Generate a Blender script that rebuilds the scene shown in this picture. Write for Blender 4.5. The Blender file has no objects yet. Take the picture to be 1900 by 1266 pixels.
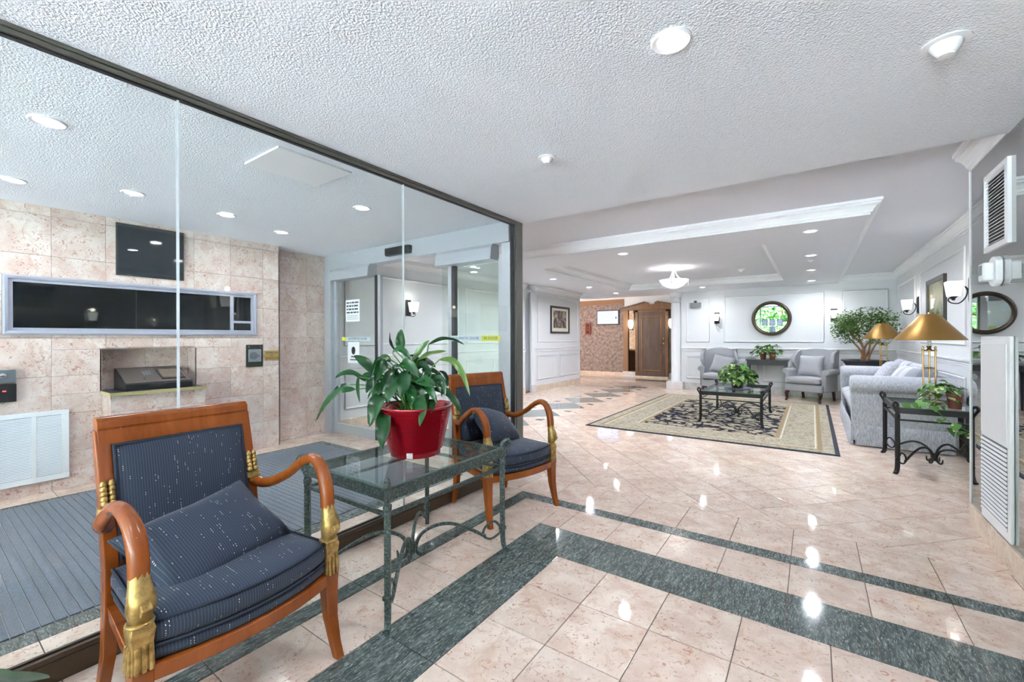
import bpy, bmesh, math, random
from mathutils import Vector, Matrix, Euler

# ---------------------------------------------------------------- camera, sky, exposure
S = bpy.context.scene
COL = S.collection
F_PX, YAW, CY, ROLL, CAM_H = 797.5, math.radians(34.96), 627.8, -0.0037, 1.25
cam_data = bpy.data.cameras.new('camera')
cam_data.sensor_width = 36.0
cam_data.lens = F_PX / 1900 * 36
cam_data.shift_y = -(633 - CY) / 1900
cam_data.clip_start = 0.02
cam = bpy.data.objects.new('camera', cam_data)
COL.objects.link(cam)
cam.matrix_world = (Matrix.Translation((0, 0, CAM_H)) @ Matrix.Rotation(YAW, 4, 'Z')
                    @ Matrix.Rotation(math.pi / 2, 4, 'X') @ Matrix.Rotation(ROLL, 4, 'Z'))
S.camera = cam
S.view_settings.view_transform = 'Standard'
S.view_settings.look = 'None'
S.view_settings.gamma = 1
S.view_settings.use_curve_mapping = False
S.view_settings.exposure = 0.8
W = bpy.data.worlds.new('world')
S.world = W
W.use_nodes = True
WN = W.node_tree.nodes
WN['Background'].inputs[0].default_value = (0.86, 0.93, 1.0, 1)
WN['Background'].inputs[1].default_value = 6.0
sun = bpy.data.objects.new('sun', bpy.data.lights.new('sun', 'SUN'))
COL.objects.link(sun)
sun.data.energy = 145; sun.data.angle = math.radians(1.0); sun.data.color = (0.92, 0.95, 1.0)
sun.rotation_euler = Vector((0.1, -0.3, -0.95)).to_track_quat('-Z', 'Y').to_euler()      # added sun: lights garden and forecourt from behind the building, for bounce indoors
S.cycles.max_bounces = 8
S.cycles.diffuse_bounces = 4
S.cycles.glossy_bounces = 4
S.cycles.transparent_max_bounces = 14
S.cycles.transmission_bounces = 6
S.cycles.sample_clamp_indirect = 40
S.cycles.caustics_reflective = False
S.cycles.caustics_refractive = False
P_DOWN, P_SCONCE, P_CHAND = 8.0, 0.35, 1.3     # watts of the room's lamps
R = math.radians

# pixel -> room position (a pixel gives the direction, the plane gives the distance)
FW = Vector((-math.sin(YAW), math.cos(YAW), 0)); RT = Vector((math.cos(YAW), math.sin(YAW), 0)); UP = Vector((0, 0, 1))
EYE = Vector((0, 0, CAM_H))
def ray(u, v):
    du, dv = u - 950, v - CY
    c, s = math.cos(-ROLL), math.sin(-ROLL)
    return FW + RT * ((c * du - s * dv) / F_PX) - UP * ((s * du + c * dv) / F_PX)
def at_depth(u, v, d): return EYE + ray(u, v) * d

# ---------------------------------------------------------------- materials
def lin(r, g, b):
    f = lambda c: (c / 255 / 12.92) if c <= 10.3 else ((c / 255 + 0.055) / 1.055) ** 2.4
    return (f(r), f(g), f(b), 1)
MATS = {}
class M:
    def __init__(s, name):
        s.m = bpy.data.materials.new(name); s.m.use_nodes = True
        s.t = s.m.node_tree; s.b = s.t.nodes['Principled BSDF']; s.out = s.t.nodes['Material Output']
        MATS[name] = s.m
    def n(s, typ, ins=None, **props):
        nd = s.t.nodes.new(typ)
        for k, v in props.items(): setattr(nd, k, v)
        for k, v in (ins or {}).items(): s.set(nd.inputs[k], v)
        return nd
    def set(s, sock, v):
        if hasattr(v, 'is_linked') or hasattr(v, 'links'): s.t.links.new(v, sock)
        else: sock.default_value = v
    def p(s, **kw):
        for k, v in kw.items(): s.set(s.b.inputs[k.replace('_', ' ')], v)
        return s
    def math(s, op, a, b=0.0, c=0.0):
        nd = s.n('ShaderNodeMath', operation=op); s.set(nd.inputs[0], a); s.set(nd.inputs[1], b); s.set(nd.inputs[2], c); return nd.outputs[0]
    def mix(s, f, a, b):
        nd = s.n('ShaderNodeMix', data_type='RGBA'); s.set(nd.inputs[0], f); s.set(nd.inputs[6], a); s.set(nd.inputs[7], b); return nd.outputs[2]
    def ramp(s, f, stops, interp='LINEAR'):
        nd = s.n('ShaderNodeValToRGB'); nd.color_ramp.interpolation = interp
        e = nd.color_ramp.elements
        while len(e) < len(stops): e.new(0.5)
        for k, (p_, c) in enumerate(stops):
            e[k].position = p_; e[k].color = c if len(c) == 4 else (*c, 1)
        s.set(nd.inputs[0], f); return nd.outputs[0]
    def coord(s, kind='Object'): return s.n('ShaderNodeTexCoord').outputs[kind]
    def mapping(s, vec, scale=(1, 1, 1), rot=(0, 0, 0), loc=(0, 0, 0)):
        return s.n('ShaderNodeMapping', {'Vector': vec, 'Scale': scale, 'Rotation': rot, 'Location': loc}).outputs[0]
    def noise(s, vec, scale, detail=3, rough=0.5, dist=0.0, out='Fac'):
        return s.n('ShaderNodeTexNoise', {'Vector': vec, 'Scale': scale, 'Detail': detail, 'Roughness': rough, 'Distortion': dist}).outputs[out]
    def voro(s, vec, scale, feature='F1', out='Distance'):
        return s.n('ShaderNodeTexVoronoi', {'Vector': vec, 'Scale': scale}, feature=feature).outputs[out]
    def sep(s, vec): return s.n('ShaderNodeSeparateXYZ', {'Vector': vec}).outputs
    def bump(s, h, strength=0.3, dist=0.01):
        nd = s.n('ShaderNodeBump', {'Height': h, 'Strength': strength, 'Distance': dist}); s.set(s.b.inputs['Normal'], nd.outputs[0]); return s
    def piece_coord(s):
        """object coordinates shifted by a random amount for every separate piece"""
        r = s.n('ShaderNodeObjectInfo').outputs['Random']
        off = s.n('ShaderNodeCombineXYZ', {'X': s.math('MULTIPLY', r, 37.0), 'Y': s.math('MULTIPLY', r, 91.0), 'Z': s.math('MULTIPLY', r, 13.0)}).outputs[0]
        return s.n('ShaderNodeVectorMath', {0: s.coord(), 1: off}, operation='ADD').outputs[0], r
def plain(name, col, rough=0.5, metal=0.0, spec=0.5, bump=None):
    m = M(name).p(Base_Color=col, Roughness=rough, Metallic=metal, Specular_IOR_Level=spec)
    if bump: m.bump(m.noise(m.coord(), bump[0], 4), bump[1], bump[2] if len(bump) > 2 else 0.005)
    return m.m

def marble(name, base, pale, vein, rough, scale=1.0, glossy=0.5, aniso=(1, 1, 1)):
    m = M(name); v, r = m.piece_coord(); v = m.mapping(v, aniso)
    c = m.mix(m.ramp(m.noise(v, 6 * scale, 4, 0.6, 0.4), [(0.36, (0, 0, 0)), (0.64, (1, 1, 1))]), base, pale)
    warm = (base[0] * 0.93, base[1] * 0.82, base[2] * 0.76, 1)
    c = m.mix(m.math('MULTIPLY', m.ramp(m.noise(v, 11 * scale, 5, 0.65, 1.0), [(0.52, (0, 0, 0)), (0.66, (1, 1, 1))]), 0.7), c, warm)
    fl = m.ramp(m.noise(v, 27 * scale, 4, 0.55, 2.2), [(0.585, (0, 0, 0)), (0.635, (1, 1, 1))])
    gate = m.ramp(m.noise(v, 8 * scale, 3, 0.5), [(0.40, (0.1, 0.1, 0.1)), (0.56, (1, 1, 1))])
    c = m.mix(m.math('MULTIPLY', m.math('MULTIPLY', fl, gate), 0.8), c, vein)
    sp = m.ramp(m.noise(v, 60 * scale, 3, 0.5, 1.5), [(0.655, (0, 0, 0)), (0.69, (1, 1, 1))])
    dark = (vein[0] * 0.45, vein[1] * 0.4, vein[2] * 0.4, 1)
    c = m.mix(m.math('MULTIPLY', sp, 0.6), c, dark)
    hv = m.n('ShaderNodeHueSaturation', {'Value': m.math('MULTIPLY_ADD', r, 0.12, 0.95), 'Color': c}).outputs[0]
    m.p(Base_Color=hv, Roughness=rough, Specular_IOR_Level=glossy); return m.m
PINK = marble('rose_marble', lin(214, 191, 176), lin(233, 217, 204), lin(186, 134, 112), 0.05, 1.0, 0.5)
PINKWALL = marble('rose_marble_wall', lin(214, 190, 181), lin(230, 216, 210), lin(178, 122, 104), 0.18, 1.0, 0.45)
CREAM = marble('cream_marble', lin(214, 198, 180), lin(230, 216, 200), lin(186, 150, 124), 0.12)
WHITEMARB = marble('white_marble', lin(214, 212, 212), lin(230, 228, 228), lin(170, 165, 165), 0.12)
def green_marble(name, along):
    m = M(name); v, r = m.piece_coord()
    sc = (5, 1, 1) if along == 'y' else (1, 5, 1)
    vv = m.mapping(v, sc)
    n = m.noise(vv, 14, 6, 0.7, 0.8)
    c = m.ramp(n, [(0.3, lin(44, 52, 51)), (0.5, lin(84, 94, 92)), (0.63, lin(122, 132, 129)), (0.75, lin(196, 203, 201))])
    st = m.ramp(m.noise(vv, 46, 3, 0.6, 0.4), [(0.57, (0, 0, 0)), (0.66, (1, 1, 1))])
    c = m.mix(m.math('MULTIPLY', st, 0.6), c, lin(205, 212, 208))
    m.p(Base_Color=c, Roughness=0.08, Specular_IOR_Level=0.5); return m.m
GREEN_X, GREEN_Y = green_marble('green_marble', 'y'), green_marble('green_marble_cross', 'x')
GREYGREEN = plain('grey_green_marble', lin(128, 136, 134), 0.08)
BLACKTILE = plain('black_marble', lin(38, 40, 42), 0.08)
GROUT = plain('grout', lin(104, 88, 80), 0.8)
def popcorn(name, col, s, k):
    m = M(name); v = m.coord()
    h = m.math('ADD', m.noise(v, s, 3, 0.6), m.math('MULTIPLY', m.voro(v, s * 0.9), 0.5))
    m.p(Base_Color=col, Roughness=0.9, Specular_IOR_Level=0.2).bump(h, k, 0.012); return m.m
CEIL = popcorn('stippled_ceiling', lin(238, 242, 249), 120, 0.55)
CEIL2 = popcorn('fine_stippled_ceiling', lin(230, 233, 241), 170, 0.18)
WHITE = plain('white_paint', lin(232, 234, 238), 0.45)
TRIM = plain('white_trim', lin(240, 241, 245), 0.4)
GREYWALL = plain('grey_white_wall', lin(226, 229, 233), 0.55)
PLASTIC = plain('white_plastic', lin(238, 240, 244), 0.35)
ALU = plain('pale_aluminium', lin(184, 188, 196), 0.35, 0.25)
ALU2 = plain('lilac_grey_frame', lin(172, 173, 188), 0.4, 0.1)
BRONZE = plain('bronze_anodised', lin(108, 107, 100), 0.4, 0.4)
BRONZE2 = plain('dark_bronze_base', lin(82, 68, 54), 0.4, 0.35)
BLACK = plain('black_rubber', lin(24, 26, 30), 0.5)
DARK = plain('dark_plastic', lin(40, 40, 43), 0.35)
STEEL = plain('brushed_steel', lin(170, 178, 190), 0.3, 0.8)
CHROME = plain('chrome', lin(225, 225, 228), 0.1, 1.0)
BRASS = plain('polished_brass', lin(186, 154, 100), 0.22, 1.0)
IRON = plain('dark_iron', lin(50, 50, 50), 0.45, 0.6, bump=(60, 0.4))
def patina():
    m = M('verdigris_iron'); v = m.coord()
    n = m.noise(v, 110, 4, 0.65)
    m.p(Base_Color=m.ramp(n, [(0.35, lin(52, 62, 62)), (0.55, lin(86, 100, 98)), (0.72, lin(140, 151, 148))]), Roughness=0.42, Metallic=0.55).bump(n, 0.5, 0.004)
    return m.m
PATINA = patina()
def wood(name, a, b, rough, s=9, axis=(1, 1, 0.12), worn=None):
    m = M(name); v = m.mapping(m.coord(), axis)
    n = m.noise(v, s, 5, 0.6, 1.2)
    g = m.noise(m.mapping(m.coord(), tuple(12 * x if x == 1 else x for x in axis)), s, 3, 0.6)
    c = m.mix(m.ramp(n, [(0.3, (0, 0, 0)), (0.7, (1, 1, 1))]), a, b)
    c = m.mix(m.math('MULTIPLY', g, 0.25), c, (a[0] * .5, a[1] * .5, a[2] * .5, 1))
    if worn:
        w = m.ramp(m.noise(m.coord(), 55, 5, 0.7), [(0.69, (0, 0, 0)), (0.73, (1, 1, 1))])
        c = m.mix(m.math('MULTIPLY', w, 0.8), c, worn)
    m.p(Base_Color=c, Roughness=rough, Specular_IOR_Level=0.5); return m.m
CHERRY = wood('cherry_wood', lin(140, 68, 22), lin(180, 98, 38), 0.24, worn=lin(226, 182, 140))
OAK = wood('dark_oak', lin(84, 70, 62), lin(116, 98, 86), 0.4, 14)
OAKGOLD = wood('golden_oak', lin(150, 100, 58), lin(186, 132, 80), 0.35, 14)
OAKFRAME = wood('brown_oak_frame', lin(112, 82, 56), lin(146, 110, 76), 0.4, 14)
BARK = plain('bark', lin(146, 104, 70), 0.8, bump=(70, 0.5))
def gold():
    m = M('antique_gold'); n = m.noise(m.coord(), 40, 4, 0.6)
    m.p(Base_Color=m.ramp(n, [(0.3, lin(136, 108, 58)), (0.6, lin(200, 168, 104))]), Roughness=0.34, Metallic=0.65).bump(n, 0.25, 0.004)
    return m.m
GOLD = gold()
def navy(name, use):
    """dark blue cloth: thin pale stripes at constant y, white flecks strung along them"""
    m = M(name); x, y, z = m.sep(m.coord())
    t = m.math('ADD', x, z) if use == 'seat' else m.math('SUBTRACT', z, m.math('MULTIPLY', x, 0.3))
    if use == 'pillow': t = x
    st = m.math('FRACT', m.math('MULTIPLY', y, 1 / 0.008))
    line = m.math('COMPARE', st, 0.5, 0.075)
    cy, ct = m.math('MULTIPLY', y, 1 / 0.008), m.math('MULTIPLY', t, 1 / 0.0072)
    iy, it = m.math('FLOOR', cy), m.math('FLOOR', ct)
    wn = m.n('ShaderNodeTexWhiteNoise', {'Vector': m.n('ShaderNodeCombineXYZ', {'X': iy, 'Y': it, 'Z': 0.0}).outputs[0]}, noise_dimensions='3D').outputs['Value']
    seg = m.noise(m.n('ShaderNodeCombineXYZ', {'X': m.math('MULTIPLY', iy, 7.31), 'Y': m.math('MULTIPLY', it, 0.13), 'Z': 0.0}).outputs[0], 1.0, 1)
    on = m.math('MULTIPLY', m.math('GREATER_THAN', seg, 0.63), m.math('GREATER_THAN', wn, 0.35))
    dy = m.math('ABSOLUTE', m.math('SUBTRACT', m.math('FRACT', cy), 0.5)); dt = m.math('ABSOLUTE', m.math('SUBTRACT', m.math('FRACT', ct), 0.5))
    dot = m.math('LESS_THAN', m.math('ADD', m.math('MULTIPLY', dy, dy), m.math('MULTIPLY', dt, dt)), 0.032)
    base = m.mix(m.math('MULTIPLY', m.noise(m.coord(), 400, 2), 0.5), lin(48, 58, 76), lin(66, 76, 96))
    c = m.mix(m.math('MULTIPLY', line, 0.32), base, lin(128, 140, 160))
    c = m.mix(m.math('MULTIPLY', on, dot), c, lin(228, 230, 232))
    m.p(Base_Color=c, Roughness=0.75, Specular_IOR_Level=0.25, Sheen_Weight=0.15)
    m.bump(m.math('ADD', line, m.noise(m.coord(), 500, 2)), 0.12, 0.002)
    return m.m
NAVY_SEAT, NAVY_BACK, NAVY_PIL = navy('navy_seat_cloth', 'seat'), navy('navy_back_cloth', 'back'), navy('navy_pillow_cloth', 'pillow')
NAVYPIPE = plain('navy_piping', lin(40, 50, 68), 0.7)
def cloth(name, a, b, sx, s=60):
    m = M(name); v = m.mapping(m.coord(), sx)
    n = m.noise(v, s, 4, 0.65)
    m.p(Base_Color=m.mix(m.ramp(n, [(0.35, (0, 0, 0)), (0.65, (1, 1, 1))]), a, b), Roughness=0.85, Specular_IOR_Level=0.2, Sheen_Weight=0.1).bump(n, 0.2, 0.004)
    return m.m
SOFAC = cloth('blue_grey_weave', lin(146, 150, 161), lin(198, 201, 209), (2.2, 2.2, 0.35), 60)
SOFAC2 = cloth('blue_grey_cushion', lin(150, 154, 164), lin(190, 193, 202), (1, 1, 1), 40)
WINGC = cloth('grey_linen', lin(150, 152, 157), lin(172, 174, 179), (1, 1, 1), 220)
def sofa_stripe():
    m = M('striped_cushion'); x, y, z = m.sep(m.coord())
    w = m.math('FRACT', m.math('MULTIPLY', y, 5.5))
    m.p(Base_Color=m.mix(m.math('LESS_THAN', w, 0.42), lin(172, 176, 186), lin(206, 206, 210)), Roughness=0.85); return m.m
STRIPEC = sofa_stripe()
MAHOG = plain('mahogany', lin(64, 30, 24), 0.3)
SLATEWOOD = plain('charcoal_wood', lin(66, 66, 74), 0.4)
def thin_glass(name, tint, refl=1.0, ior=1.45, rough=0.0):
    m = M(name)
    tr = m.n('ShaderNodeBsdfTransparent', {'Color': tint}); gl = m.n('ShaderNodeBsdfGlossy', {'Color': (1, 1, 1, 1), 'Roughness': rough})
    bf = m.n('ShaderNodeNewGeometry').outputs['Backfacing']
    fr = m.math('MULTIPLY', m.n('ShaderNodeFresnel', {'IOR': m.math('ADD', ior, m.math('MULTIPLY', bf, 1 / ior - ior))}).outputs[0], refl)
    mx = m.n('ShaderNodeMixShader', {0: fr, 1: tr.outputs[0], 2: gl.outputs[0]})
    m.t.links.new(mx.outputs[0], m.out.inputs[0]); return m.m
GLASS = thin_glass('clear_glass', (0.955, 0.975, 0.97, 1), 0.55)
GLASSG = thin_glass('green_tinted_glass', (0.93, 0.965, 0.945, 1), 0.7)
GLASST = thin_glass('table_glass', (0.93, 0.965, 0.95, 1), 0.6, 1.5)
GEDGE = plain('polished_glass_edge', lin(240, 244, 250), 0.3)
DARKGLASS = plain('dark_glass', lin(20, 21, 23), 0.03, 0.0, 0.9)
SCREEN_OFF = plain('dark_screen', lin(46, 50, 56), 0.05, 0.0, 0.7)
SMOKE = M('smoked_mirror').p(Base_Color=lin(176, 178, 178), Metallic=1.0, Roughness=0.012).m
DARKMIRROR = M('bronze_mirror').p(Base_Color=lin(92, 82, 70), Metallic=1.0, Roughness=0.03).m
MIRROR = M('silver_mirror').p(Base_Color=lin(236, 244, 240), Metallic=1.0, Roughness=0.008).m
def emit(name, col, s):
    m = M(name); m.p(Base_Color=col, Roughness=0.4, Emission_Color=col, Emission_Strength=s); return m.m
LENS = emit('downlight_lens', (1, 0.98, 0.95, 1), 12)
SHADE = emit('frosted_lit_glass', (1, 0.965, 0.91, 1), 1.0)
BOWL = emit('frosted_lit_bowl', (1, 0.98, 0.95, 1), 0.9)
LAMPFAR = emit('lit_globe_glass', (1, 0.95, 0.86, 1), 2.5)
LED = emit('red_led', (1, 0.05, 0.03, 1), 3)
def leafmat(name, a, b, tipc=None, gloss=0.3):
    m = M(name); v, r = m.piece_coord()
    n = m.noise(m.coord(), 30, 3)
    c = m.mix(m.math('MULTIPLY_ADD', r, 0.6, m.math('MULTIPLY', n, 0.4)), a, b)
    if tipc:
        c = m.mix(m.ramp(m.noise(v, 25, 2), [(0.55, (0, 0, 0)), (0.6, (1, 1, 1))]), c, tipc)
    m.p(Base_Color=c, Roughness=gloss, Specular_IOR_Level=0.5); return m.m
LEAF = leafmat('dark_green_leaf', lin(10, 48, 26), lin(40, 98, 46), None, 0.22)
LEAFY = leafmat('yellowing_leaf', lin(40, 92, 36), lin(104, 138, 52))
POTHOS = leafmat('pothos_leaf', lin(40, 96, 32), lin(100, 150, 58), None, 0.4)
POTHOSV = leafmat('variegated_leaf', lin(48, 108, 34), lin(96, 148, 58), lin(214, 220, 160), 0.4)
BONSAIL = leafmat('small_leaf', lin(62, 108, 40), lin(140, 172, 84), None, 0.4)
OUTLEAF = leafmat('garden_foliage', lin(36, 84, 38), lin(92, 138, 70), None, 0.7)
STEM = plain('green_stem', lin(84, 132, 58), 0.5)
SOIL = plain('soil', lin(52, 38, 30), 0.95, bump=(90, 0.8))
REDPOT = M('red_glazed_pot').p(Base_Color=lin(168, 10, 36), Roughness=0.16, Metallic=0.55, Coat_Weight=0.6).m
TERRA = plain('brown_pot', lin(120, 62, 48), 0.35)
SHADEBRASS = plain('brushed_brass_shade', lin(142, 108, 56), 0.42, 0.65, bump=(30, 0.08))
WALLPAPER = cloth('mottled_wallpaper', lin(124, 108, 98), lin(170, 156, 148), (1, 1, 1), 11)
FRIEZE = plain('brown_frieze', lin(152, 116, 84), 0.6)
CARPET = cloth('grey_mat_pile', lin(84, 90, 101), lin(132, 139, 151), (1, 1, 1), 240)
PAPER = plain('paper', lin(238, 241, 246), 0.6)
INK = plain('ink', lin(70, 74, 82), 0.7)
REDPLASTIC = plain('dark_red_enamel', lin(118, 26, 20), 0.35)
YELLOW = plain('yellow_sticker', lin(214, 216, 64), 0.5)
PALEBLUE = plain('pale_blue_sticker', lin(206, 220, 232), 0.5)
SCREEN = emit('lit_screen', (0.42, 0.62, 1.0, 1), 0.5)
SCREEN2 = emit('lit_screen_text', (0.2, 0.34, 0.8, 1), 0.4)

# ---------------------------------------------------------------- mesh builder
class MB:
    def __init__(s): s.v = []; s.f = []
    def add(s, vs, fs):
        o = len(s.v); s.v += [tuple(p) for p in vs]; s.f += [tuple(i + o for i in f) for f in fs]; return s
    def box(s, x0, x1, y0, y1, z0, z1):
        return s.add([(x0, y0, z0), (x1, y0, z0), (x1, y1, z0), (x0, y1, z0), (x0, y0, z1), (x1, y0, z1), (x1, y1, z1), (x0, y1, z1)],
                     [(0, 3, 2, 1), (4, 5, 6, 7), (0, 1, 5, 4), (1, 2, 6, 5), (2, 3, 7, 6), (3, 0, 4, 7)])
    def obox(s, c, size, rot=None):
        m = rot or Matrix.Identity(3); c = Vector(c); h = [k / 2 for k in size]
        vs = [c + m @ Vector((sx * h[0], sy * h[1], sz * h[2])) for sz in (-1, 1) for sx, sy in ((-1, -1), (1, -1), (1, 1), (-1, 1))]
        return s.add(vs, [(0, 3, 2, 1), (4, 5, 6, 7), (0, 1, 5, 4), (1, 2, 6, 5), (2, 3, 7, 6), (3, 0, 4, 7)])
    def prism(s, poly, h0, h1, fn):
        """polygon (a,b) pushed from h0 to h1; fn(a,b,h) -> xyz"""
        n = len(poly)
        vs = [fn(a, b, h0) for a, b in poly] + [fn(a, b, h1) for a, b in poly]
        return s.add(vs, [tuple(range(n))[::-1], tuple(range(n, 2 * n))] + [(i, (i + 1) % n, (i + 1) % n + n, i + n) for i in range(n)])
    def tube(s, pts, r, seg=8, flat=None, closed=False):
        pts = [Vector(p) for p in pts]; n = len(pts)
        rr = r if isinstance(r, (list, tuple)) else [r] * n
        T = []
        for i in range(n):
            a = pts[(i - 1) % n] if (closed or i > 0) else pts[i]; b = pts[(i + 1) % n] if (closed or i < n - 1) else pts[i]
            d = b - a
            T.append(d.normalized() if d.length > 1e-9 else Vector((0, 0, 1)))
        ref = Vector((0, 0, 1)) if abs(T[0].z) < 0.9 else Vector((0, 1, 0))
        N = (ref - T[0] * ref.dot(T[0])).normalized()
        vs = []
        for i in range(n):
            N = N - T[i] * N.dot(T[i])
            N = N.normalized() if N.length > 1e-6 else T[i].orthogonal().normalized()
            B = T[i].cross(N)
            for k in range(seg):
                a = 2 * math.pi * (k + (0.5 if seg == 4 else 0)) / seg
                q = 1.2 if seg == 4 else 1.0
                vs.append(pts[i] + N * (math.cos(a) * rr[i] * q * (flat or 1)) + B * (math.sin(a) * rr[i] * q))
        fs = []
        for i in range(n if closed else n - 1):
            j = (i + 1) % n
            for k in range(seg):
                k2 = (k + 1) % seg
                fs.append((i * seg + k, i * seg + k2, j * seg + k2, j * seg + k))
        if not closed: fs += [tuple(range(seg))[::-1], tuple((n - 1) * seg + k for k in range(seg))]
        return s.add(vs, fs)
    def lathe(s, prof, seg=24, c=(0, 0, 0), axis='z', sx=1, sy=1, caps=True):
        vs = []; n = len(prof)
        for r, z in prof:
            for k in range(seg):
                a = 2 * math.pi * k / seg
                p = (r * math.cos(a) * sx, r * math.sin(a) * sy, z)
                if axis == 'y': p = (p[0], -p[2], p[1])
                if axis == 'x': p = (p[2], p[0], p[1])
                vs.append((c[0] + p[0], c[1] + p[1], c[2] + p[2]))
        fs = [(i * seg + k, i * seg + (k + 1) % seg, (i + 1) * seg + (k + 1) % seg, (i + 1) * seg + k) for i in range(n - 1) for k in range(seg)]
        if caps: fs += [tuple(range(seg))[::-1], tuple((n - 1) * seg + k for k in range(seg))]
        return s.add(vs, fs)
    def grid(s, fn, nu, nv, cu=False, cv=False):
        vs = [fn(i / (nu if cu else nu - 1), j / (nv if cv else nv - 1)) for i in range(nu) for j in range(nv)]
        fs = [(i * nv + j, ((i + 1) % nu) * nv + j, ((i + 1) % nu) * nv + (j + 1) % nv, i * nv + (j + 1) % nv)
              for i in range(nu if cu else nu - 1) for j in range(nv if cv else nv - 1)]
        return s.add(vs, fs)
    def pillow(s, w, d, h, n=14, puff=0.55, edge=0.012, fn=None, pinch=0.06):
        """stuffed cushion in the xy plane, thickness h"""
        for sg in (1, -1):
            def g(a, b, sg=sg):
                u, v = 2 * a - 1, 2 * b - 1
                k = max(0, (1 - u ** 4) * (1 - v ** 4)) ** puff
                p = Vector((u * w / 2 * (1 - pinch * (1 - abs(v)) * abs(u) * 0.6), v * d / 2 * (1 - pinch * (1 - abs(u)) * abs(v) * 0.6), sg * (edge + (h / 2 - edge) * k)))
                return fn(p) if fn else p
            s.grid(g, n, n)
        # side strip
        o = len(s.v) - 2 * n * n
        ring = [i * n for i in range(n)] + [(n - 1) * n + j for j in range(1, n)] + [i * n + n - 1 for i in range(n - 2, -1, -1)] + [j for j in range(n - 2, 0, -1)]
        for a, b in zip(ring, ring[1:] + ring[:1]): s.f.append((o + a, o + b, o + n * n + b, o + n * n + a))
        return s
    def sweep(s, path, prof, closed=False, fn=None):
        """profile (out, up) swept along a 2D path with mitred corners; out is to the right of the path. fn(a,b,up)->xyz"""
        fn = fn or (lambda a, b, h: (a, b, h)); n = len(path); P2 = [Vector(p) for p in path]; k = len(prof); vs = []
        def nrm(a, b):
            d = (b - a).normalized(); return Vector((d.y, -d.x))
        for i in range(n):
            if closed or 0 < i < n - 1:
                n1, n2 = nrm(P2[i - 1], P2[i]), nrm(P2[i], P2[(i + 1) % n]); m = (n1 + n2); m = m / max(1e-6, m.dot(n1))
            else: m = nrm(P2[0], P2[1]) if i == 0 else nrm(P2[-2], P2[-1])
            for o, h in prof:
                q = P2[i] + m * o; vs.append(fn(q.x, q.y, h))
        fs = []
        for i in range(n if closed else n - 1):
            j = (i + 1) % n
            for a in range(k):
                b = (a + 1) % k; fs.append((i * k + a, i * k + b, j * k + b, j * k + a))
        if not closed: fs += [tuple(range(k)), tuple((n - 1) * k + a for a in range(k))[::-1]]
        return s.add(vs, fs)
    def mesh(s, name, smooth=None):
        me = bpy.data.meshes.new(name); me.from_pydata([tuple(p) for p in s.v], [], s.f); me.validate()
        bm = bmesh.new(); bm.from_mesh(me); bmesh.ops.recalc_face_normals(bm, faces=bm.faces); bm.to_mesh(me); bm.free()
        if smooth:
            for p in me.polygons: p.use_smooth = True
            me.set_sharp_from_angle(angle=R(smooth))
        return me
    def build(s, name, mat, parent=None, smooth=None, bevel=None, loc=None, rot=None, kind=None):
        me = s.mesh(name, smooth); me.materials.append(mat)
        o = bpy.data.objects.new(name, me); COL.objects.link(o); o.parent = parent
        if loc: o.location = loc
        if rot: o.rotation_euler = rot
        if bevel:
            b = o.modifiers.new('bevel', 'BEVEL'); b.width = bevel; b.segments = 2; b.limit_method = 'ANGLE'; b.angle_limit = R(40)
        if kind: o['kind'] = kind
        return o
def inst(name, me, parent, loc=(0, 0, 0), rot=(0, 0, 0), scale=None):
    o = bpy.data.objects.new(name, me); COL.objects.link(o); o.parent = parent; o.location = loc; o.rotation_euler = rot
    if scale: o.scale = scale
    return o
def thing(name, label, cat, loc=(0, 0, 0), rz=0, group=None):
    o = bpy.data.objects.new(name, None); COL.objects.link(o); o.location = loc; o.rotation_euler = (0, 0, rz); o.empty_display_size = 0.1
    return tag(o, label, cat, group)
def tag(o, label, cat, group=None):
    o['label'] = label; o['category'] = cat
    if group: o['group'] = group
    return o
def struct(o, label=None):
    o['kind'] = 'structure'
    if label: o['label'] = label
    return o
def sempty(name, label=None):
    o = bpy.data.objects.new(name, None); COL.objects.link(o); o.empty_display_size = 0.1
    return struct(o, label)
def children(o): return [c for c in bpy.data.objects if c.parent == o]
def copy_tree(o, parent=None):
    c = o.copy(); COL.objects.link(c); c.parent = parent
    for ch in children(o): copy_tree(ch, c)
    return c
def copy_thing(o, loc, rz, label, group=None):
    c = copy_tree(o); c.location = loc; c.rotation_euler = (0, 0, rz); c['label'] = label
    if group: c['group'] = group
    return c
def text(name, body, size, mat, parent, mtx, align='CENTER', depth=0.0005):
    cu = bpy.data.curves.new(name, 'FONT'); cu.body = body; cu.size = size; cu.align_x = align; cu.align_y = 'CENTER'; cu.extrude = depth; cu.resolution_u = 2
    t = bpy.data.objects.new(name, cu); COL.objects.link(t)
    bpy.context.view_layer.update()
    me = bpy.data.meshes.new_from_object(t.evaluated_get(bpy.context.evaluated_depsgraph_get()))
    bpy.data.objects.remove(t); bpy.data.curves.remove(cu)
    me.materials.clear(); me.materials.append(mat)
    o = bpy.data.objects.new(name, me); COL.objects.link(o); o.parent = parent; o.matrix_local = mtx
    return o
def facing(loc, nx, ny):
    """matrix whose local xy plane stands upright at loc, reading from the side the normal (nx,ny) points to"""
    n = Vector((nx, ny, 0)).normalized(); x = Vector((-n.y, n.x, 0)); m = Matrix((x, (0, 0, 1), n)).transposed().to_4x4()
    return Matrix.Translation(loc) @ m
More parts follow.
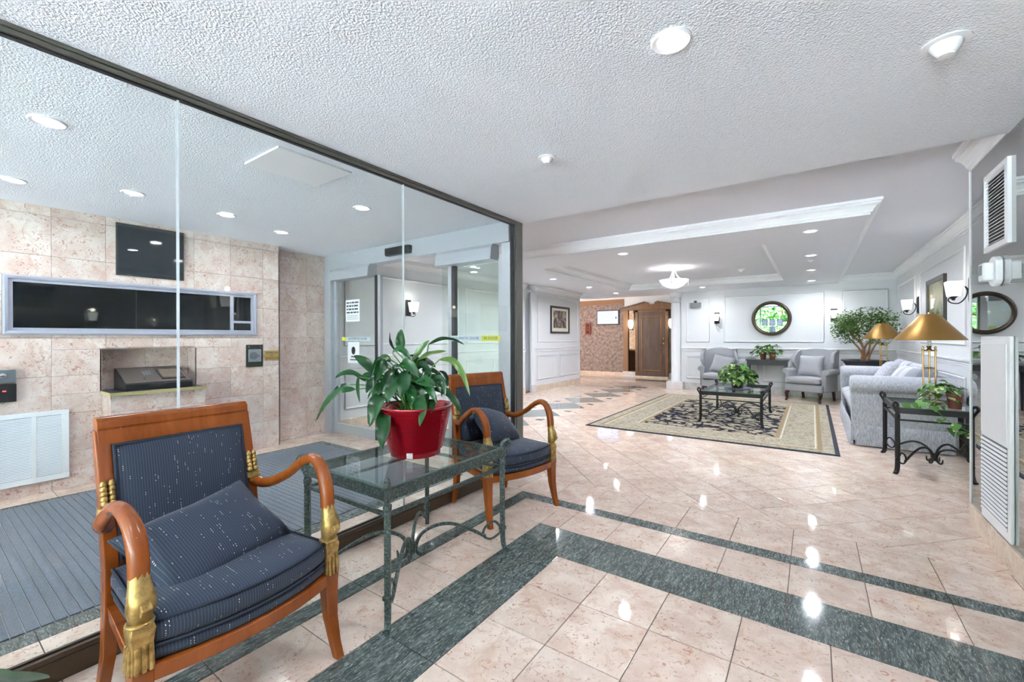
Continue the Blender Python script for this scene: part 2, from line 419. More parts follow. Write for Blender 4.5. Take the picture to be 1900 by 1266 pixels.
def lamp(name, kind, loc, power, parent=None, size=0.1, rot=None, spread=None, col=(0.89, 0.935, 1.0)):
    d = bpy.data.lights.new(name, kind); d.energy = power; d.color = col
    if kind == 'AREA':
        d.shape = 'DISK'; d.size = size
        if spread: d.spread = spread
    else: d.shadow_soft_size = size
    o = bpy.data.objects.new(name, d); COL.objects.link(o); o.location = loc; o.parent = parent
    if rot: o.rotation_euler = rot
    return o
# convex polygon tools for laying tiles
def clip(poly, a, b, c):
    """keep a*x+b*y<=c"""
    out = []; n = len(poly)
    for i in range(n):
        p, q = poly[i], poly[(i + 1) % n]; dp, dq = a * p[0] + b * p[1] - c, a * q[0] + b * q[1] - c
        if dp <= 0: out.append(p)
        if dp * dq < 0:
            t = dp / (dp - dq); out.append((p[0] + t * (q[0] - p[0]), p[1] + t * (q[1] - p[1])))
    return out
def clip_rect(poly, x0, x1, y0, y1):
    for a, b, c in ((-1, 0, -x0), (1, 0, x1), (0, -1, -y0), (0, 1, y1)):
        poly = clip(poly, a, b, c)
        if len(poly) < 3: return []
    return poly
def area(p): return abs(sum(p[i][0] * p[(i + 1) % len(p)][1] - p[(i + 1) % len(p)][0] * p[i][1] for i in range(len(p)))) / 2
def inset(poly, d):
    """shrink a convex polygon"""
    n = len(poly); s = 1 if sum(poly[i][0] * poly[(i + 1) % n][1] - poly[(i + 1) % n][0] * poly[i][1] for i in range(n)) > 0 else -1
    out = list(poly)
    for i in range(n):
        p, q = Vector(poly[i]), Vector(poly[(i + 1) % n]); e = (q - p)
        if e.length < 1e-6: continue
        nr = Vector((e.y, -e.x)).normalized() * s
        out = clip(out, nr.x, nr.y, nr.dot(p) - d)
        if len(out) < 3: return []
    return out
def slab(mb, poly, t, ch, fn):
    """tile with chamfered rim: fn(a,b,h); top face at h=0"""
    top = inset(poly, ch)
    if len(top) != len(poly): top = poly
    n = len(poly)
    vs = [fn(a, b, -t) for a, b in poly] + [fn(a, b, -ch * 0.7) for a, b in poly] + [fn(a, b, 0) for a, b in top]
    fs = [tuple(range(2 * n, 3 * n))]
    for k in (0, n):
        fs += [(k + i, k + (i + 1) % n, k + n + (i + 1) % n, k + n + i) for i in range(n)]
    mb.add(vs, fs); return mb
def rect_minus(r, holes):
    out = [r]
    for h in holes:
        nxt = []
        for (x0, x1, y0, y1) in out:
            a0, a1, b0, b1 = max(x0, h[0]), min(x1, h[1]), max(y0, h[2]), min(y1, h[3])
            if a0 >= a1 or b0 >= b1: nxt.append((x0, x1, y0, y1)); continue
            if y0 < b0: nxt.append((x0, x1, y0, b0))
            if b1 < y1: nxt.append((x0, x1, b1, y1))
            if x0 < a0: nxt.append((x0, a0, b0, b1))
            if a1 < x1: nxt.append((a1, x1, b0, b1))
        out = nxt
    return out
def R4(x0, x1, y0, y1): return [(x0, y0), (x1, y0), (x1, y1), (x0, y1)]

# ================================================================ THE SETTING
Z_LOW, Z_HIGH = 2.345, 2.48           # dropped ceilings / ceiling slab of the lounge
XP = -2.29                            # glass partition
XM, YM = 0.875, 4.12                  # mirrored wall and its corner
XS, YB, XL = 1.33, 10.92, -5.32       # lounge: sofa wall, back wall, left wall
YD = 3.34                             # sliding doors
XN, XR = -5.15, -5.346                # vestibule wall, proud and recessed part
YW = -5.0                             # street windows behind the camera
YF = 13.55                            # far wall with the apartment door

# ---------------------------------------------------------------- floor
floor = MB().box(-8.4, 2.0, YW - 0.2, 14.2, -0.2, -0.004).build('floor', GROUT)
struct(floor, 'polished rose marble floor with dark green inlaid border strips')
GAP = 0.0019
tiles = []                            # (polygon, material)
def runs(a0, a1, phase, pitch):
    k = math.ceil((a0 - phase) / pitch + 1e-6); js = [a0]
    while phase + k * pitch < a1 - 1e-6:
        js.append(phase + k * pitch); k += 1
    js.append(a1); return [(p, q) for p, q in zip(js, js[1:]) if q - p > 0.012]
def lay(x0, x1, y0, y1, jx, jy, mat):
    for a, b in runs(x0, x1, *jx):
        for c, d in runs(y0, y1, *jy): tiles.append((R4(a, b, c, d), mat))
BIG = (0, 50)
Y0 = YW
lay(-1.198, XM, Y0, 2.165, (-0.262, 0.318), (2.165, 0.328), PINK)
lay(-1.516, XM, 2.165, 2.49, (-0.105, 0.318), BIG, GREEN_X)
lay(-1.516, -1.198, Y0, 2.165, BIG, (2.165, 0.328), GREEN_X)
lay(-1.516, XM, 2.49, 2.82, (-0.104, 0.318), BIG, PINK)
lay(-1.843, -1.516, 2.49, 2.82, BIG, BIG, PINK)
lay(-1.843, -1.516, Y0, 2.49, BIG, (2.004, 0.332), PINK)
lay(-1.947, XM, 2.82, 2.93, (0.2, 0.636), BIG, GREEN_X)
lay(-1.947, -1.843, Y0, 2.82, BIG, (2.004, 0.664), GREEN_X)
lay(-2.265, XM, 2.93, 3.345, (-0.104, 0.318), BIG, PINK)
lay(-2.265, -1.947, Y0, 2.93, BIG, (2.004, 0.332), PINK)
# vestibule round the recessed mat
MX0, MX1, MY0, MY1 = -4.87, -2.75, -1.2, 2.88
lay(MX1, MX1 + 0.115, MY0, MY1 + 0.1, BIG, (0.335, 0.332), GREEN_Y)
lay(MX0 - 0.06, MX0, MY0, MY1 + 0.1, BIG, (0.3, 0.6), GREEN_Y)
lay(MX0, MX1, MY1, MY1 + 0.1, (-2.75, 0.6), BIG, GREEN_X)
lay(MX1 + 0.115, XP - 0.03, MY0, MY1 + 0.1, BIG, (0.335, 0.664), PINK)
lay(XR, MX0 - 0.06, MY0, MY1 + 0.1, BIG, (0.4, 0.333), PINK)
lay(XR, XP - 0.03, MY1 + 0.1, 3.345, (-0.104, 0.318), BIG, PINK)
lay(XR, XP - 0.03, Y0, MY0, (-0.104, 0.318), (0, 0.33), PINK)
# lounge laid on the diagonal
PD, A0, B0 = 0.458, 2.32, -11.71
LOUNGE = ((XL, XS, 3.345, YB), (-7.3, -2.45, YB, 12.35), (-7.3, -2.45, 13.1, YF))
lay(-7.3, -2.45, 12.35, 13.1, (0, 0.9), BIG, GREEN_X)
diamonds = {}
for k in range(-4, 4):
    for i in (3, 4):
        for j in (-1, 0): diamonds[(i + 2 * k, j - 2 * k)] = k
def cell(i0, i1, j0, j1):
    pt = lambda i, j: ((A0 + PD * i + B0 + PD * j) / 2, (A0 + PD * i - B0 - PD * j) / 2)
    return [pt(i0, j0), pt(i1, j0), pt(i1, j1), pt(i0, j1)]
for i in range(-14, 30):
    for j in range(-24, 28):
        if (i, j) in diamonds: continue
        for rc in LOUNGE:
            q = clip_rect(cell(i, i + 1, j, j + 1), *rc)
            if len(q) > 2 and area(q) > 0.002: tiles.append((q, PINK))
for k in range(-4, 4):
    q = clip_rect(cell(3 + 2 * k, 5 + 2 * k, -1 - 2 * k, 1 - 2 * k), *LOUNGE[0])
    if len(q) > 2 and area(q) > 0.01: tiles.append((q, GREYGREEN))
RUG = (-2.66, 0.235, 5.63, 9.74)
def on_screen(p):
    d = Vector((p[0], p[1], 0)) - EYE; z = d.dot(FW)
    if z < 0.3: return False
    return -1000 < d.dot(RT) / z * F_PX < 1000 and -d.z / z * F_PX < 700
def shows(q):
    if all(RUG[0] < p[0] < RUG[1] and RUG[2] < p[1] < RUG[3] for p in q): return 0
    if not any(on_screen(p) for p in q): return 0
    c = [sum(p[k] for p in q) / len(q) for k in (0, 1)]; d = math.hypot(c[0], c[1])
    if c[0] < XL + 0.02 and c[1] < YB: return 0
    return area(q) / (d * d + 1.5) ** 1.5
ranked = sorted(tiles, key=lambda t: -shows(t[0]))
shared = {}
def put_tile(parent, poly, mat, name, fn_of=None):
    """one tile as a child object; alike tiles share their mesh"""
    cx = sum(p[0] for p in poly) / len(poly); cy = sum(p[1] for p in poly) / len(poly)
    loc = [(round(p[0] - cx, 4), round(p[1] - cy, 4)) for p in poly]
    key = (name, mat.name, tuple(sorted(loc)))
    if key not in shared:
        q = inset(loc, GAP if cy < 3.345 else 0.0028)
        if len(q) < 3: return None
        mb = MB(); slab(mb, q, 0.012, 0.0012, lambda a, b, h: (a, b, h)); me = mb.mesh(name); me.materials.append(mat); shared[key] = me
    return inst(name, shared[key], parent, (cx, cy, 0))
rest = {}
for n, (q, mat) in enumerate(ranked):
    if n < 286 and shows(q) > 0: put_tile(floor, q, mat, 'floor_tile')
    else: rest.setdefault(mat.name, []).append(q)
for mn, qs in rest.items():
    mb = MB()
    for q in qs:
        q2 = inset(q, GAP if q[0][1] < 3.3 else 0.0028)
        if len(q2) > 2: mb.prism(q2, -0.012, 0, lambda a, b, h: (a, b, h))
    mb.build('far_tiles', MATS[mn], floor, kind='stuff')
for k in range(-3, 4):
    for sx in (-0.35, 0.35):
        q = R4(-3.78 + sx - 0.06, -3.78 + sx + 0.06, 7.47 + 0.916 * k - 0.06, 7.47 + 0.916 * k + 0.06)
        o = put_tile(floor, q, BLACKTILE, 'inset_tile'); o.location.z = 0.0006

# ---------------------------------------------------------------- ceilings
o = MB().box(-5.7, 2.0, YW - 0.2, 3.43, Z_LOW, 2.75).build('ceiling', CEIL); struct(o, 'low white stippled ceiling over the foyer and vestibule')
up = MB().box(-5.7, 1.75, 3.43, 11.35, Z_HIGH, 2.75).build('ceiling', CEIL2); struct(up, 'smooth pale ceiling of the lounge')
TX0, TX1, TY0, TY1 = -3.52, -0.45, 5.9, 9.82
DX0, DX1, DY0 = -4.4, 0.42, 5.03
ring = MB()
ring.box(DX0, DX1, DY0, TY0, 2.352, Z_HIGH + .002).box(DX0, DX1, TY1, YB, 2.352, Z_HIGH + .002).box(DX0, TX0, TY0, TY1, 2.352, Z_HIGH + .002).box(TX1, DX1, TY0, TY1, 2.352, Z_HIGH + .002)
ring = ring.build('ceiling', CEIL2); struct(ring, 'dropped ceiling frame round the tray over the lounge')
CROWN = [(0, 0), (0.012, 0), (0.012, 0.018), (0.024, 0.024), (0.03, 0.042), (0.05, 0.07), (0.078, 0.086), (0.078, 0.1), (0.092, 0.104), (0.092, 0.128), (0, 0.128)]
def crown(path, z, parent, name='crown_moulding', closed=False, mat=None):
    return MB().sweep(path, [(a, z + b) for a, b in CROWN], closed).build(name, mat or TRIM, parent)
crown([(DX0, YB), (DX0, DY0), (DX1, DY0), (DX1, YB)], 2.352, ring)
crown([(TX0, TY0), (TX0, TY1), (TX1, TY1), (TX1, TY0)], 2.352, ring, closed=True)
beam = MB().box(XL, -2.5, YB, 11.35, 2.352, 2.75).build('trim_1', WHITE); struct(beam, 'white beam over the opening to the far corridor')
crown([(XL, 11.35), (-2.5, 11.35)][::-1], 2.352, beam)
o = MB().box(-8.4, -2.0, 11.35, 14.2, 2.66, 2.8).build('ceiling', WHITE); struct(o, 'white ceiling of the far corridor')

# ---------------------------------------------------------------- wall helpers
def wall_frame(axis, pos, sgn):
    """fn(a,z,out): a along the wall, out away from it into the room"""
    return (lambda a, z, o: (pos + sgn * o, a, z)) if axis == 'x' else (lambda a, z, o: (a, pos + sgn * o, z))
PANELP = [(0, 0), (0.006, 0), (0.006, 0.008), (0.014, 0.016), (0.024, 0.016), (0.03, 0.01), (0.034, 0.01), (0.034, 0)]
def panel(parent, fr, a0, a1, z0, z1):
    path = [(a0, z0), (a1, z0), (a1, z1), (a0, z1)]
    return MB().sweep(path, [(-o, h) for o, h in PANELP], True, lambda a, z, h: fr(a, z, h)).build('panel_moulding', TRIM, parent)
RAILP = [(0, 0), (0.012, 0), (0.014, 0.02), (0.02, 0.03), (0.02, 0.045), (0.034, 0.055), (0.04, 0.07), (0.034, 0.082), (0, 0.082)]
def straight(parent, fr, a0, a1, prof, z, name, mat):
    mb = MB(); k = len(prof)
    vs = [fr(a, z + h, o) for a in (a0, a1) for o, h in prof]
    mb.add(vs, [tuple(range(k)), tuple(range(k, 2 * k))[::-1]] + [(i, (i + 1) % k, (i + 1) % k + k, i + k) for i in range(k)])
    return mb.build(name, mat, parent)
def base_tiles(parent, fr, a0, a1, h, mat, pitch=0.318, th=0.016, name='base_tile'):
    for p, q in runs(a0, a1, a0, pitch):
        mb = MB(); slab(mb, inset(R4(p, q, 0.0, h), 0.0008), 0.02, 0.0012, lambda a, b, t: fr(a, b, th + t)); mb.build(name, mat, parent)

# ---------------------------------------------------------------- lounge walls
wl = MB().box(XL - 0.2, XL, 8.52, YB, 0, 2.6).box(XL - 0.35, XL - 0.15, 8.12, 8.52, 0, 2.6).box(XL - 0.2, XL, 3.4, 8.12, 0, 2.6).build('wall_left', GREYWALL)
struct(wl, 'white panelled wall left of the lounge')
fl = wall_frame('x', XL, 1)
panel(wl, fl, 8.66, 10.8, 1.145, 2.27)
panel(wl, fl, 8.64, 9.62, 0.26, 0.83); panel(wl, fl, 9.76, 10.8, 0.26, 0.83)
for a, b in ((3.55, 5.9), (6.1, 7.95)):
    panel(wl, fl, a, b, 1.145, 2.2); panel(wl, fl, a, (a + b) / 2 - .05, 0.26, 0.83); panel(wl, fl, (a + b) / 2 + .05, b, 0.26, 0.83)
for a, b in ((8.52, YB), (3.4, 8.12)):
    straight(wl, fl, a, b + (0.03 if b == YB else 0), RAILP, 0.93, 'chair_rail', TRIM)
    base_tiles(wl, fl, a, b, 0.135, CREAM, 0.8)
    straight(wl, fl, a, b, CROWN, Z_HIGH - 0.128, 'crown_moulding', TRIM)
MB().box(XL - 0.02, XL + 0.03, 8.37, 8.52, 0.15, 2.3).build('pilaster', WHITE, wl, bevel=0.006)
MB().box(XL - 0.02, XL + 0.045, 8.36, 8.53, 0.0, 0.16).build('pilaster_base', WHITEMARB, wl, bevel=0.004)
arch = [(8.12, 2.352), (8.12, 2.16), (8.15, 2.16), (8.17, 2.21), (8.22, 2.25), (8.26, 2.26), (8.26, 2.3), (8.37, 2.3), (8.37, 2.352)]
MB().prism(arch, -0.02, 0.02, lambda a, b, h: (XL + h, a, b)).build('arch_bracket', WHITE, wl)

wb = MB().box(-2.62, XS + 0.3, YB, YB + 0.2, 0, 2.6).build('wall_back', GREYWALL); struct(wb, 'white panelled wall behind the wing chairs')
fb = wall_frame('y', YB, -1)
panel(wb, fb, -2.5, -1.98, 1.135, 2.18); panel(wb, fb, -1.68, 0.2, 1.135, 2.18); panel(wb, fb, 0.5, 1.2, 1.135, 2.18)
panel(wb, fb, -2.5, -1.98, 0.27, 0.82); panel(wb, fb, -1.68, -1.0, 0.27, 0.82); panel(wb, fb, -0.9, -0.25, 0.27, 0.82); panel(wb, fb, -0.15, 0.4, 0.27, 0.82); panel(wb, fb, 0.5, 1.2, 0.27, 0.82)
straight(wb, fb, -2.62, XS, RAILP, 0.93, 'chair_rail', TRIM)
straight(wb, fb, -2.62, XS, CROWN, Z_HIGH - 0.128, 'crown_moulding', TRIM)
base_tiles(wb, fb, -2.62, XS, 0.17, WHITEMARB, 0.65)
ws = MB().box(XS, XS + 0.2, YM, YB + 0.2, 0, 2.6).build('wall_right', GREYWALL); struct(ws, 'white panelled wall behind the sofa')
fs_ = wall_frame('x', XS, -1)
for a, b in ((6.46, 8.76), (9.16, 10.74), (4.3, 6.0)):
    panel(ws, fs_, a, b, 1.15, 2.22); panel(ws, fs_, a, b, 0.27, 0.82)
straight(ws, fs_, YM, YB, RAILP, 0.93, 'chair_rail', TRIM)
straight(ws, fs_, YM, YB, CROWN, Z_HIGH - 0.128, 'crown_moulding', TRIM)
base_tiles(ws, fs_, YM, YB, 0.14, CREAM, 0.8)
# column between lounge and corridor
cl = sempty('trim_2', 'round white column on a marble plinth left of the panelled back wall')
MB().lathe([(0.13, 0.18), (0.132, 0.21), (0.118, 0.23), (0.118, 1.95), (0.112, 2.1), (0.13, 2.11), (0.13, 2.13), (0.116, 2.14), (0.116, 2.22), (0.14, 2.24), (0.15, 2.27), (0.15, 2.352)], 28, (-2.745, YB + 0.05, 0)).build('shaft', WHITE, cl, 40)
MB().box(-2.93, -2.55, YB - 0.16, YB + 0.22, 0, 0.185).build('plinth', WHITEMARB, cl, bevel=0.006)

# mirrored wall on the right
wm = MB().box(XM, XS + 0.3, YW, YM, 0, 2.7).build('wall_mirror', GREYWALL); struct(wm, 'grey mirror-clad wall beside the foyer')
fm = wall_frame('x', XM, -1)
for a, b in ((YM - 1.2, YM), (YM - 2.4, YM - 1.2), (YM - 3.6, YM - 2.4), (YM - 5.0, YM - 3.6), (YM - 6.6, YM - 5.0), (YW, YM - 6.6)):
    MB().box(XM - 0.006, XM, a + 0.0008, b - 0.0008, 0.137, Z_LOW + 0.01).build('mirror_panel', SMOKE, wm)
MB().box(XM - 0.012, XM + 0.004, YM - 0.004, YM + 0.01, 0.137, Z_LOW + 0.01).build('edge_strip', PLASTIC, wm)
base_tiles(wm, fm, YW, YM, 0.137, CREAM, 0.62, 0.018)
straight(wm, fm, 3.43, YM, CROWN, Z_HIGH - 0.128, 'crown_moulding', TRIM)

# ---------------------------------------------------------------- far corridor
wf = MB().box(-8.4, -2.0, YF, YF + 0.25, 0, 2.8).build('wall_far', WHITE); struct(wf, 'far corridor wall, papered left of the apartment door')
ff = wall_frame('y', YF, -1)
MB().box(-7.6, -5.02, YF - 0.012, YF, 0.1, 2.36).build('wallpaper', WALLPAPER, wf)
straight(wf, ff, -7.6, -5.02, [(0, 0), (0.02, 0), (0.03, 0.05), (0.022, 0.06), (0.022, 0.13), (0.035, 0.16), (0, 0.16)], 2.35, 'frieze', FRIEZE)
base_tiles(wf, ff, -7.6, -5.02, 0.13, CREAM, 0.32, 0.03)
wc = MB().box(-2.7, -2.5, YB + 0.2, YF, 0, 2.8).box(-8.4, -7.6, 10.5, YF, 0, 2.8).box(-8.4, XL - 0.2, 10.4, 10.72, 0, 2.8).build('wall_corridor', WALLPAPER); struct(wc, 'papered side walls of the far corridor')

# apartment door with surround
dr = sempty('door_2', 'dark oak apartment door numbered 101 under a broken pediment')
DXA, DXB = -4.545, -3.70
body = MB().box(DXA, DXB, YF - 0.05, YF - 0.01, 0.05, 2.055).build('door_leaf', OAK, dr, bevel=0.003)
MB().sweep([(DXA + 0.14, 0.24), (DXB - 0.14, 0.24), (DXB - 0.14, 1.9), (DXA + 0.14, 1.9)], [(0, 0), (0, 0.012), (0.012, 0.018), (0.028, 0.012), (0.028, 0)], True, lambda a, z, h: (a, YF - 0.05 - h, z)).build('gold_moulding', OAKGOLD, body)
MB().lathe([(0.028, 0), (0.028, 0.012), (0.02, 0.016)], 14, (-3.755, YF - 0.05, 1.06), 'y').tube([(-3.755, YF - 0.06, 1.06), (-3.755, YF - 0.1, 1.06), (-3.86, YF - 0.105, 1.055)], 0.01, 8).build('lever_handle', BRASS, body, 40)
MB().lathe([(0.024, 0), (0.024, 0.02), (0.01, 0.022)], 14, (-3.755, YF - 0.05, 1.22), 'y').build('deadbolt', BRASS, body, 40)
text('door_number', '101', 0.12, BRASS, body, facing((-4.12, YF - 0.053, 1.72), 0, -1))
MB().box(DXA - 0.09, DXA, YF - 0.07, YF - 0.005, 0.05, 2.12).box(DXB, DXB + 0.09, YF - 0.07, YF - 0.005, 0.05, 2.12).box(DXA - 0.09, DXB + 0.09, YF - 0.07, YF - 0.005, 2.055, 2.12).build('casing', OAKFRAME, dr, bevel=0.005)
for x0, x1 in ((-5.02, -4.86), (-3.38, -3.22)):
    MB().box(x0, x1, YF - 0.09, YF - 0.005, 0.13, 2.14).build('pilaster', FRIEZE, dr, bevel=0.006)
    MB().box(x0 - 0.01, x1 + (0.24 if x0 < -4 else 0.01), YF - 0.11, YF - 0.005, 0, 0.17).build('pilaster_base', WHITEMARB, dr, bevel=0.004)
for x0, x1 in ((-4.86, DXA - 0.09), (DXB + 0.09, -3.38)):
    MB().box(x0, x1, YF - 0.03, YF - 0.005, 0.17, 2.12).build('side_mirror', DARKMIRROR, dr)
MB().box(DXA - 0.1, DXB + 0.1, YF - 0.16, YF - 0.01, 0.0, 0.05).build('threshold', CREAM, dr, bevel=0.004)
MB().box(-5.06, -3.18, YF - 0.12, YF - 0.005, 2.12, 2.15).build('entablature', OAKFRAME, dr, bevel=0.005)
for s in (1, -1):
    cx = -4.12
    poly = [(cx + s * 1.0, 2.15), (cx + s * 1.0, 2.21), (cx + s * 0.2, 2.385), (cx + s * 0.12, 2.36), (cx + s * 0.09, 2.30), (cx, 2.285), (cx, 2.15)]
    MB().prism(poly, YF - 0.1, YF - 0.005, lambda a, b, h: (a, h, b)).build('pediment_half', OAKFRAME, dr)
    MB().sweep([(cx + s * 1.0, 2.21), (cx + s * 0.2, 2.385)], [(0, 0), (0.0, 0.16), (-0.03 * s, 0.16), (-0.03 * s, 0)], False, lambda a, z, h: (a, YF - h, z)).build('pediment_cornice', OAK, dr)

# ---------------------------------------------------------------- vestibule stone wall
wv = MB().box(XR - 0.35, XR - 0.02, YW, 3.3, 0, 2.7).build('wall_vestibule', GROUT); struct(wv, 'rose marble clad wall of the vestibule')
NICHE = (1.036, 1.735, 0.79, 1.168)
WIN = (0.465, 2.322, 1.293, 1.767)
core = MB()
for (a, b, c, d) in rect_minus((YW, 2.57, 0.0, Z_LOW), [(NICHE[0] - .014, NICHE[1] + .014, NICHE[2] - .014, NICHE[3] + .014), WIN]): core.box(XR - 0.02, XN - 0.012, a, b, c, d)
core.build('backing', GROUT, wv)
fv = wall_frame('x', XN, 1); fr_ = wall_frame('x', XR, 1)
def wall_tiles(parent, fr, ya, yb, za, zb, jy, jz, holes, mat=PINKWALL):
    for a, b in runs(ya, yb, *jy):
        for c, d in zip(jz, jz[1:]):
            for (p, q, r, t) in rect_minus((a, b, max(c, za), min(d, zb)), holes):
                if q - p < 0.01 or t - r < 0.01: continue
                cy, cz = (p + q) / 2, (r + t) / 2; key = ('wt', round(q - p, 4), round(t - r, 4), mat.name)
                if key not in shared:
                    mb = MB(); slab(mb, inset(R4(-(q - p) / 2, (q - p) / 2, -(t - r) / 2, (t - r) / 2), 0.001), 0.014, 0.0012, lambda u, v, h: (h, u, v)); me = mb.mesh('wall_tile'); me.materials.append(mat); shared[key] = me
                x, y, z = fr(cy, cz, 0); inst('wall_tile', shared[key], parent, (x, y, z))
JZ = [0, 0.306, 0.63, 0.947, 1.265, 1.6, 1.94, 2.27, Z_LOW]
wall_tiles(wv, fv, -0.6, 2.586, 0, Z_LOW, (0.73, 0.3335), JZ, [NICHE, WIN])
MB().box(XN - 0.012, XN, YW, -0.6, 0, Z_LOW).build('wall_tile', PINKWALL, wv)
wall_tiles(wv, fr_, 2.586, 3.3, 0, Z_LOW, (2.69, 0.335), JZ, [])
MB().box(XR, XN, 2.573, 2.586, 0, Z_LOW).build('corner_slab', PINKWALL, wv)
# lined niche and projecting marble pedestal below it
n0, n1, n2, n3 = NICHE
XB = XN - 0.19
for q in (R4(n0, (n0 + n1) / 2, n2, n3), R4((n0 + n1) / 2, n1, n2, n3)):
    mb = MB(); slab(mb, inset(q, 0.001), 0.014, 0.0012, lambda a, b, h: (XB + h, a, b)); mb.build('niche_slab', PINKWALL, wv)
MB().box(XB, XN, n0 - 0.012, n0, n2, n3).build('niche_slab', PINKWALL, wv); MB().box(XB, XN, n1, n1 + 0.012, n2, n3).build('niche_slab', PINKWALL, wv)
MB().box(XB, XN, n0, n1, n3, n3 + 0.012).build('niche_slab', PINKWALL, wv)
XE = -4.88
pd = thing('marble_pedestal', 'rose marble clad pedestal with a brass trimmed shelf under the wall niche', 'pedestal', (XN, 1.385, 0))
hw = 0.35
MB().box(0.001, XE - XN - 0.02, -hw + 0.012, hw - 0.012, 0, 0.77).build('core', GROUT, pd)
for a, b in ((-hw, -0.03), (-0.03, hw)):
    for c, d in zip(JZ[:4], JZ[1:3] + [0.77]):
        mb = MB(); slab(mb, inset(R4(a, b, c, min(d, 0.77)), 0.001), 0.014, 0.0012, lambda u, v, h: (XE - XN - 0.006 + h, u, v)); mb.build('front_slab', PINKWALL, pd)
for s in (-1, 1):
    for c, d in zip(JZ[:4], JZ[1:3] + [0.77]):
        mb = MB(); slab(mb, inset(R4(0.001, XE - XN - 0.006, c, min(d, 0.77)), 0.001), 0.012, 0.0012, lambda u, v, h: (u, s * (hw + h), v)); mb.build('side_slab', PINKWALL, pd)
MB().box(XB - XN + 0.005, XE - XN + 0.012, -hw - 0.0, hw + 0.0, 0.772, 0.792).build('shelf', SLATEWOOD, pd)
MB().box(XE - XN + 0.012, XE - XN + 0.018, -hw - 0.006, hw + 0.006, 0.766, 0.796).box(0.002, XE - XN + 0.012, -hw - 0.006, -hw, 0.766, 0.796).build('brass_edge', plain('pale_brass', lin(206, 192, 142), .35, .4), pd)

# long guard window in the stone wall
wd = sempty('window_2', 'long low guard window with pale frame and dark glass in the stone wall')
a0, a1, c0, c1 = WIN
fr2 = [(0, -0.02), (0, 0.022), (0.012, 0.026), (0.03, 0.022), (0.03, 0.008), (0.055, 0.008), (0.055, -0.02)]
MB().sweep([(a0, c0), (a1, c0), (a1, c1), (a0, c1)], [(-o, h) for o, h in fr2], True, lambda a, z, h: (XN + h, a, z)).build('frame', ALU2, wd)
xs = 2.06
MB().box(XN - 0.02, XN + 0.01, xs, xs + 0.03, c0 + 0.05, c1 - 0.05).box(XN - 0.02, XN + 0.01, xs + 0.03, a1 - 0.05, 1.425, 1.45).build('mullion', ALU2, wd, bevel=0.002)
MB().box(XN - 0.012, XN - 0.006, a0 + 0.05, xs, c0 + 0.05, c1 - 0.05).build('pane', DARKGLASS, wd)
MB().box(XN - 0.012, XN - 0.006, xs + 0.03, a1 - 0.05, 1.45, c1 - 0.05).build('pane', DARKGLASS, wd)
MB().box(XN - 0.012, XN - 0.006, xs + 0.03, a1 - 0.05, c0 + 0.05, 1.425).build('pane', DARKGLASS, wd)

# ---------------------------------------------------------------- glass partition
gp = sempty('window_1', 'frameless glass partition with bronze channel between foyer and vestibule')
GY = [YW, 0.709, 1.982, 3.29]
for i in range(3):
    MB().box(XP - 0.006, XP + 0.006, GY[i] + 0.004, GY[i + 1] - 0.004, 0.09, Z_LOW - 0.03).build('glass_pane', GLASS, gp)
for y in GY[1:3]:
    MB().box(XP - 0.006, XP + 0.006, y - 0.004, y + 0.004, 0.09, Z_LOW - 0.03).build('glass_joint', GEDGE, gp)
MB().box(XP - 0.022, XP + 0.022, YW, 3.42, Z_LOW - 0.036, Z_LOW - 0.018).box(XP - 0.028, XP + 0.028, YW, 3.42, Z_LOW - 0.016, Z_LOW).build('head_channel', BRONZE, gp, bevel=0.002)
MB().box(XP - 0.012, XP + 0.012, YW, 3.3, Z_LOW - 0.042, Z_LOW - 0.034).build('gasket', BLACK, gp)
MB().box(XP - 0.025, XP + 0.025, YW, 3.3, 0, 0.078).box(XP - 0.025, XP - 0.009, YW, 3.3, 0.08, 0.1).box(XP + 0.009, XP + 0.025, YW, 3.3, 0.08, 0.1).build('base_channel', BRONZE2, gp, bevel=0.002)
MB().box(XP - 0.009, XP + 0.009, YW, 3.3, 0.07, 0.094).build('gasket', BLACK, gp)
MB().box(XP - 0.03, XP + 0.026, 3.315, 3.42, 0, Z_LOW).build('end_post', BRONZE, gp, bevel=0.003)
MB().box(XP - 0.02, XP + 0.018, 3.285, 3.296, 0.09, Z_LOW - .04).build('gasket', BLACK, gp)
MB().box(XP - 0.014, XP + 0.012, 3.296, 3.315, 0.09, Z_LOW - .04).build('glazing_bead', ALU, gp)

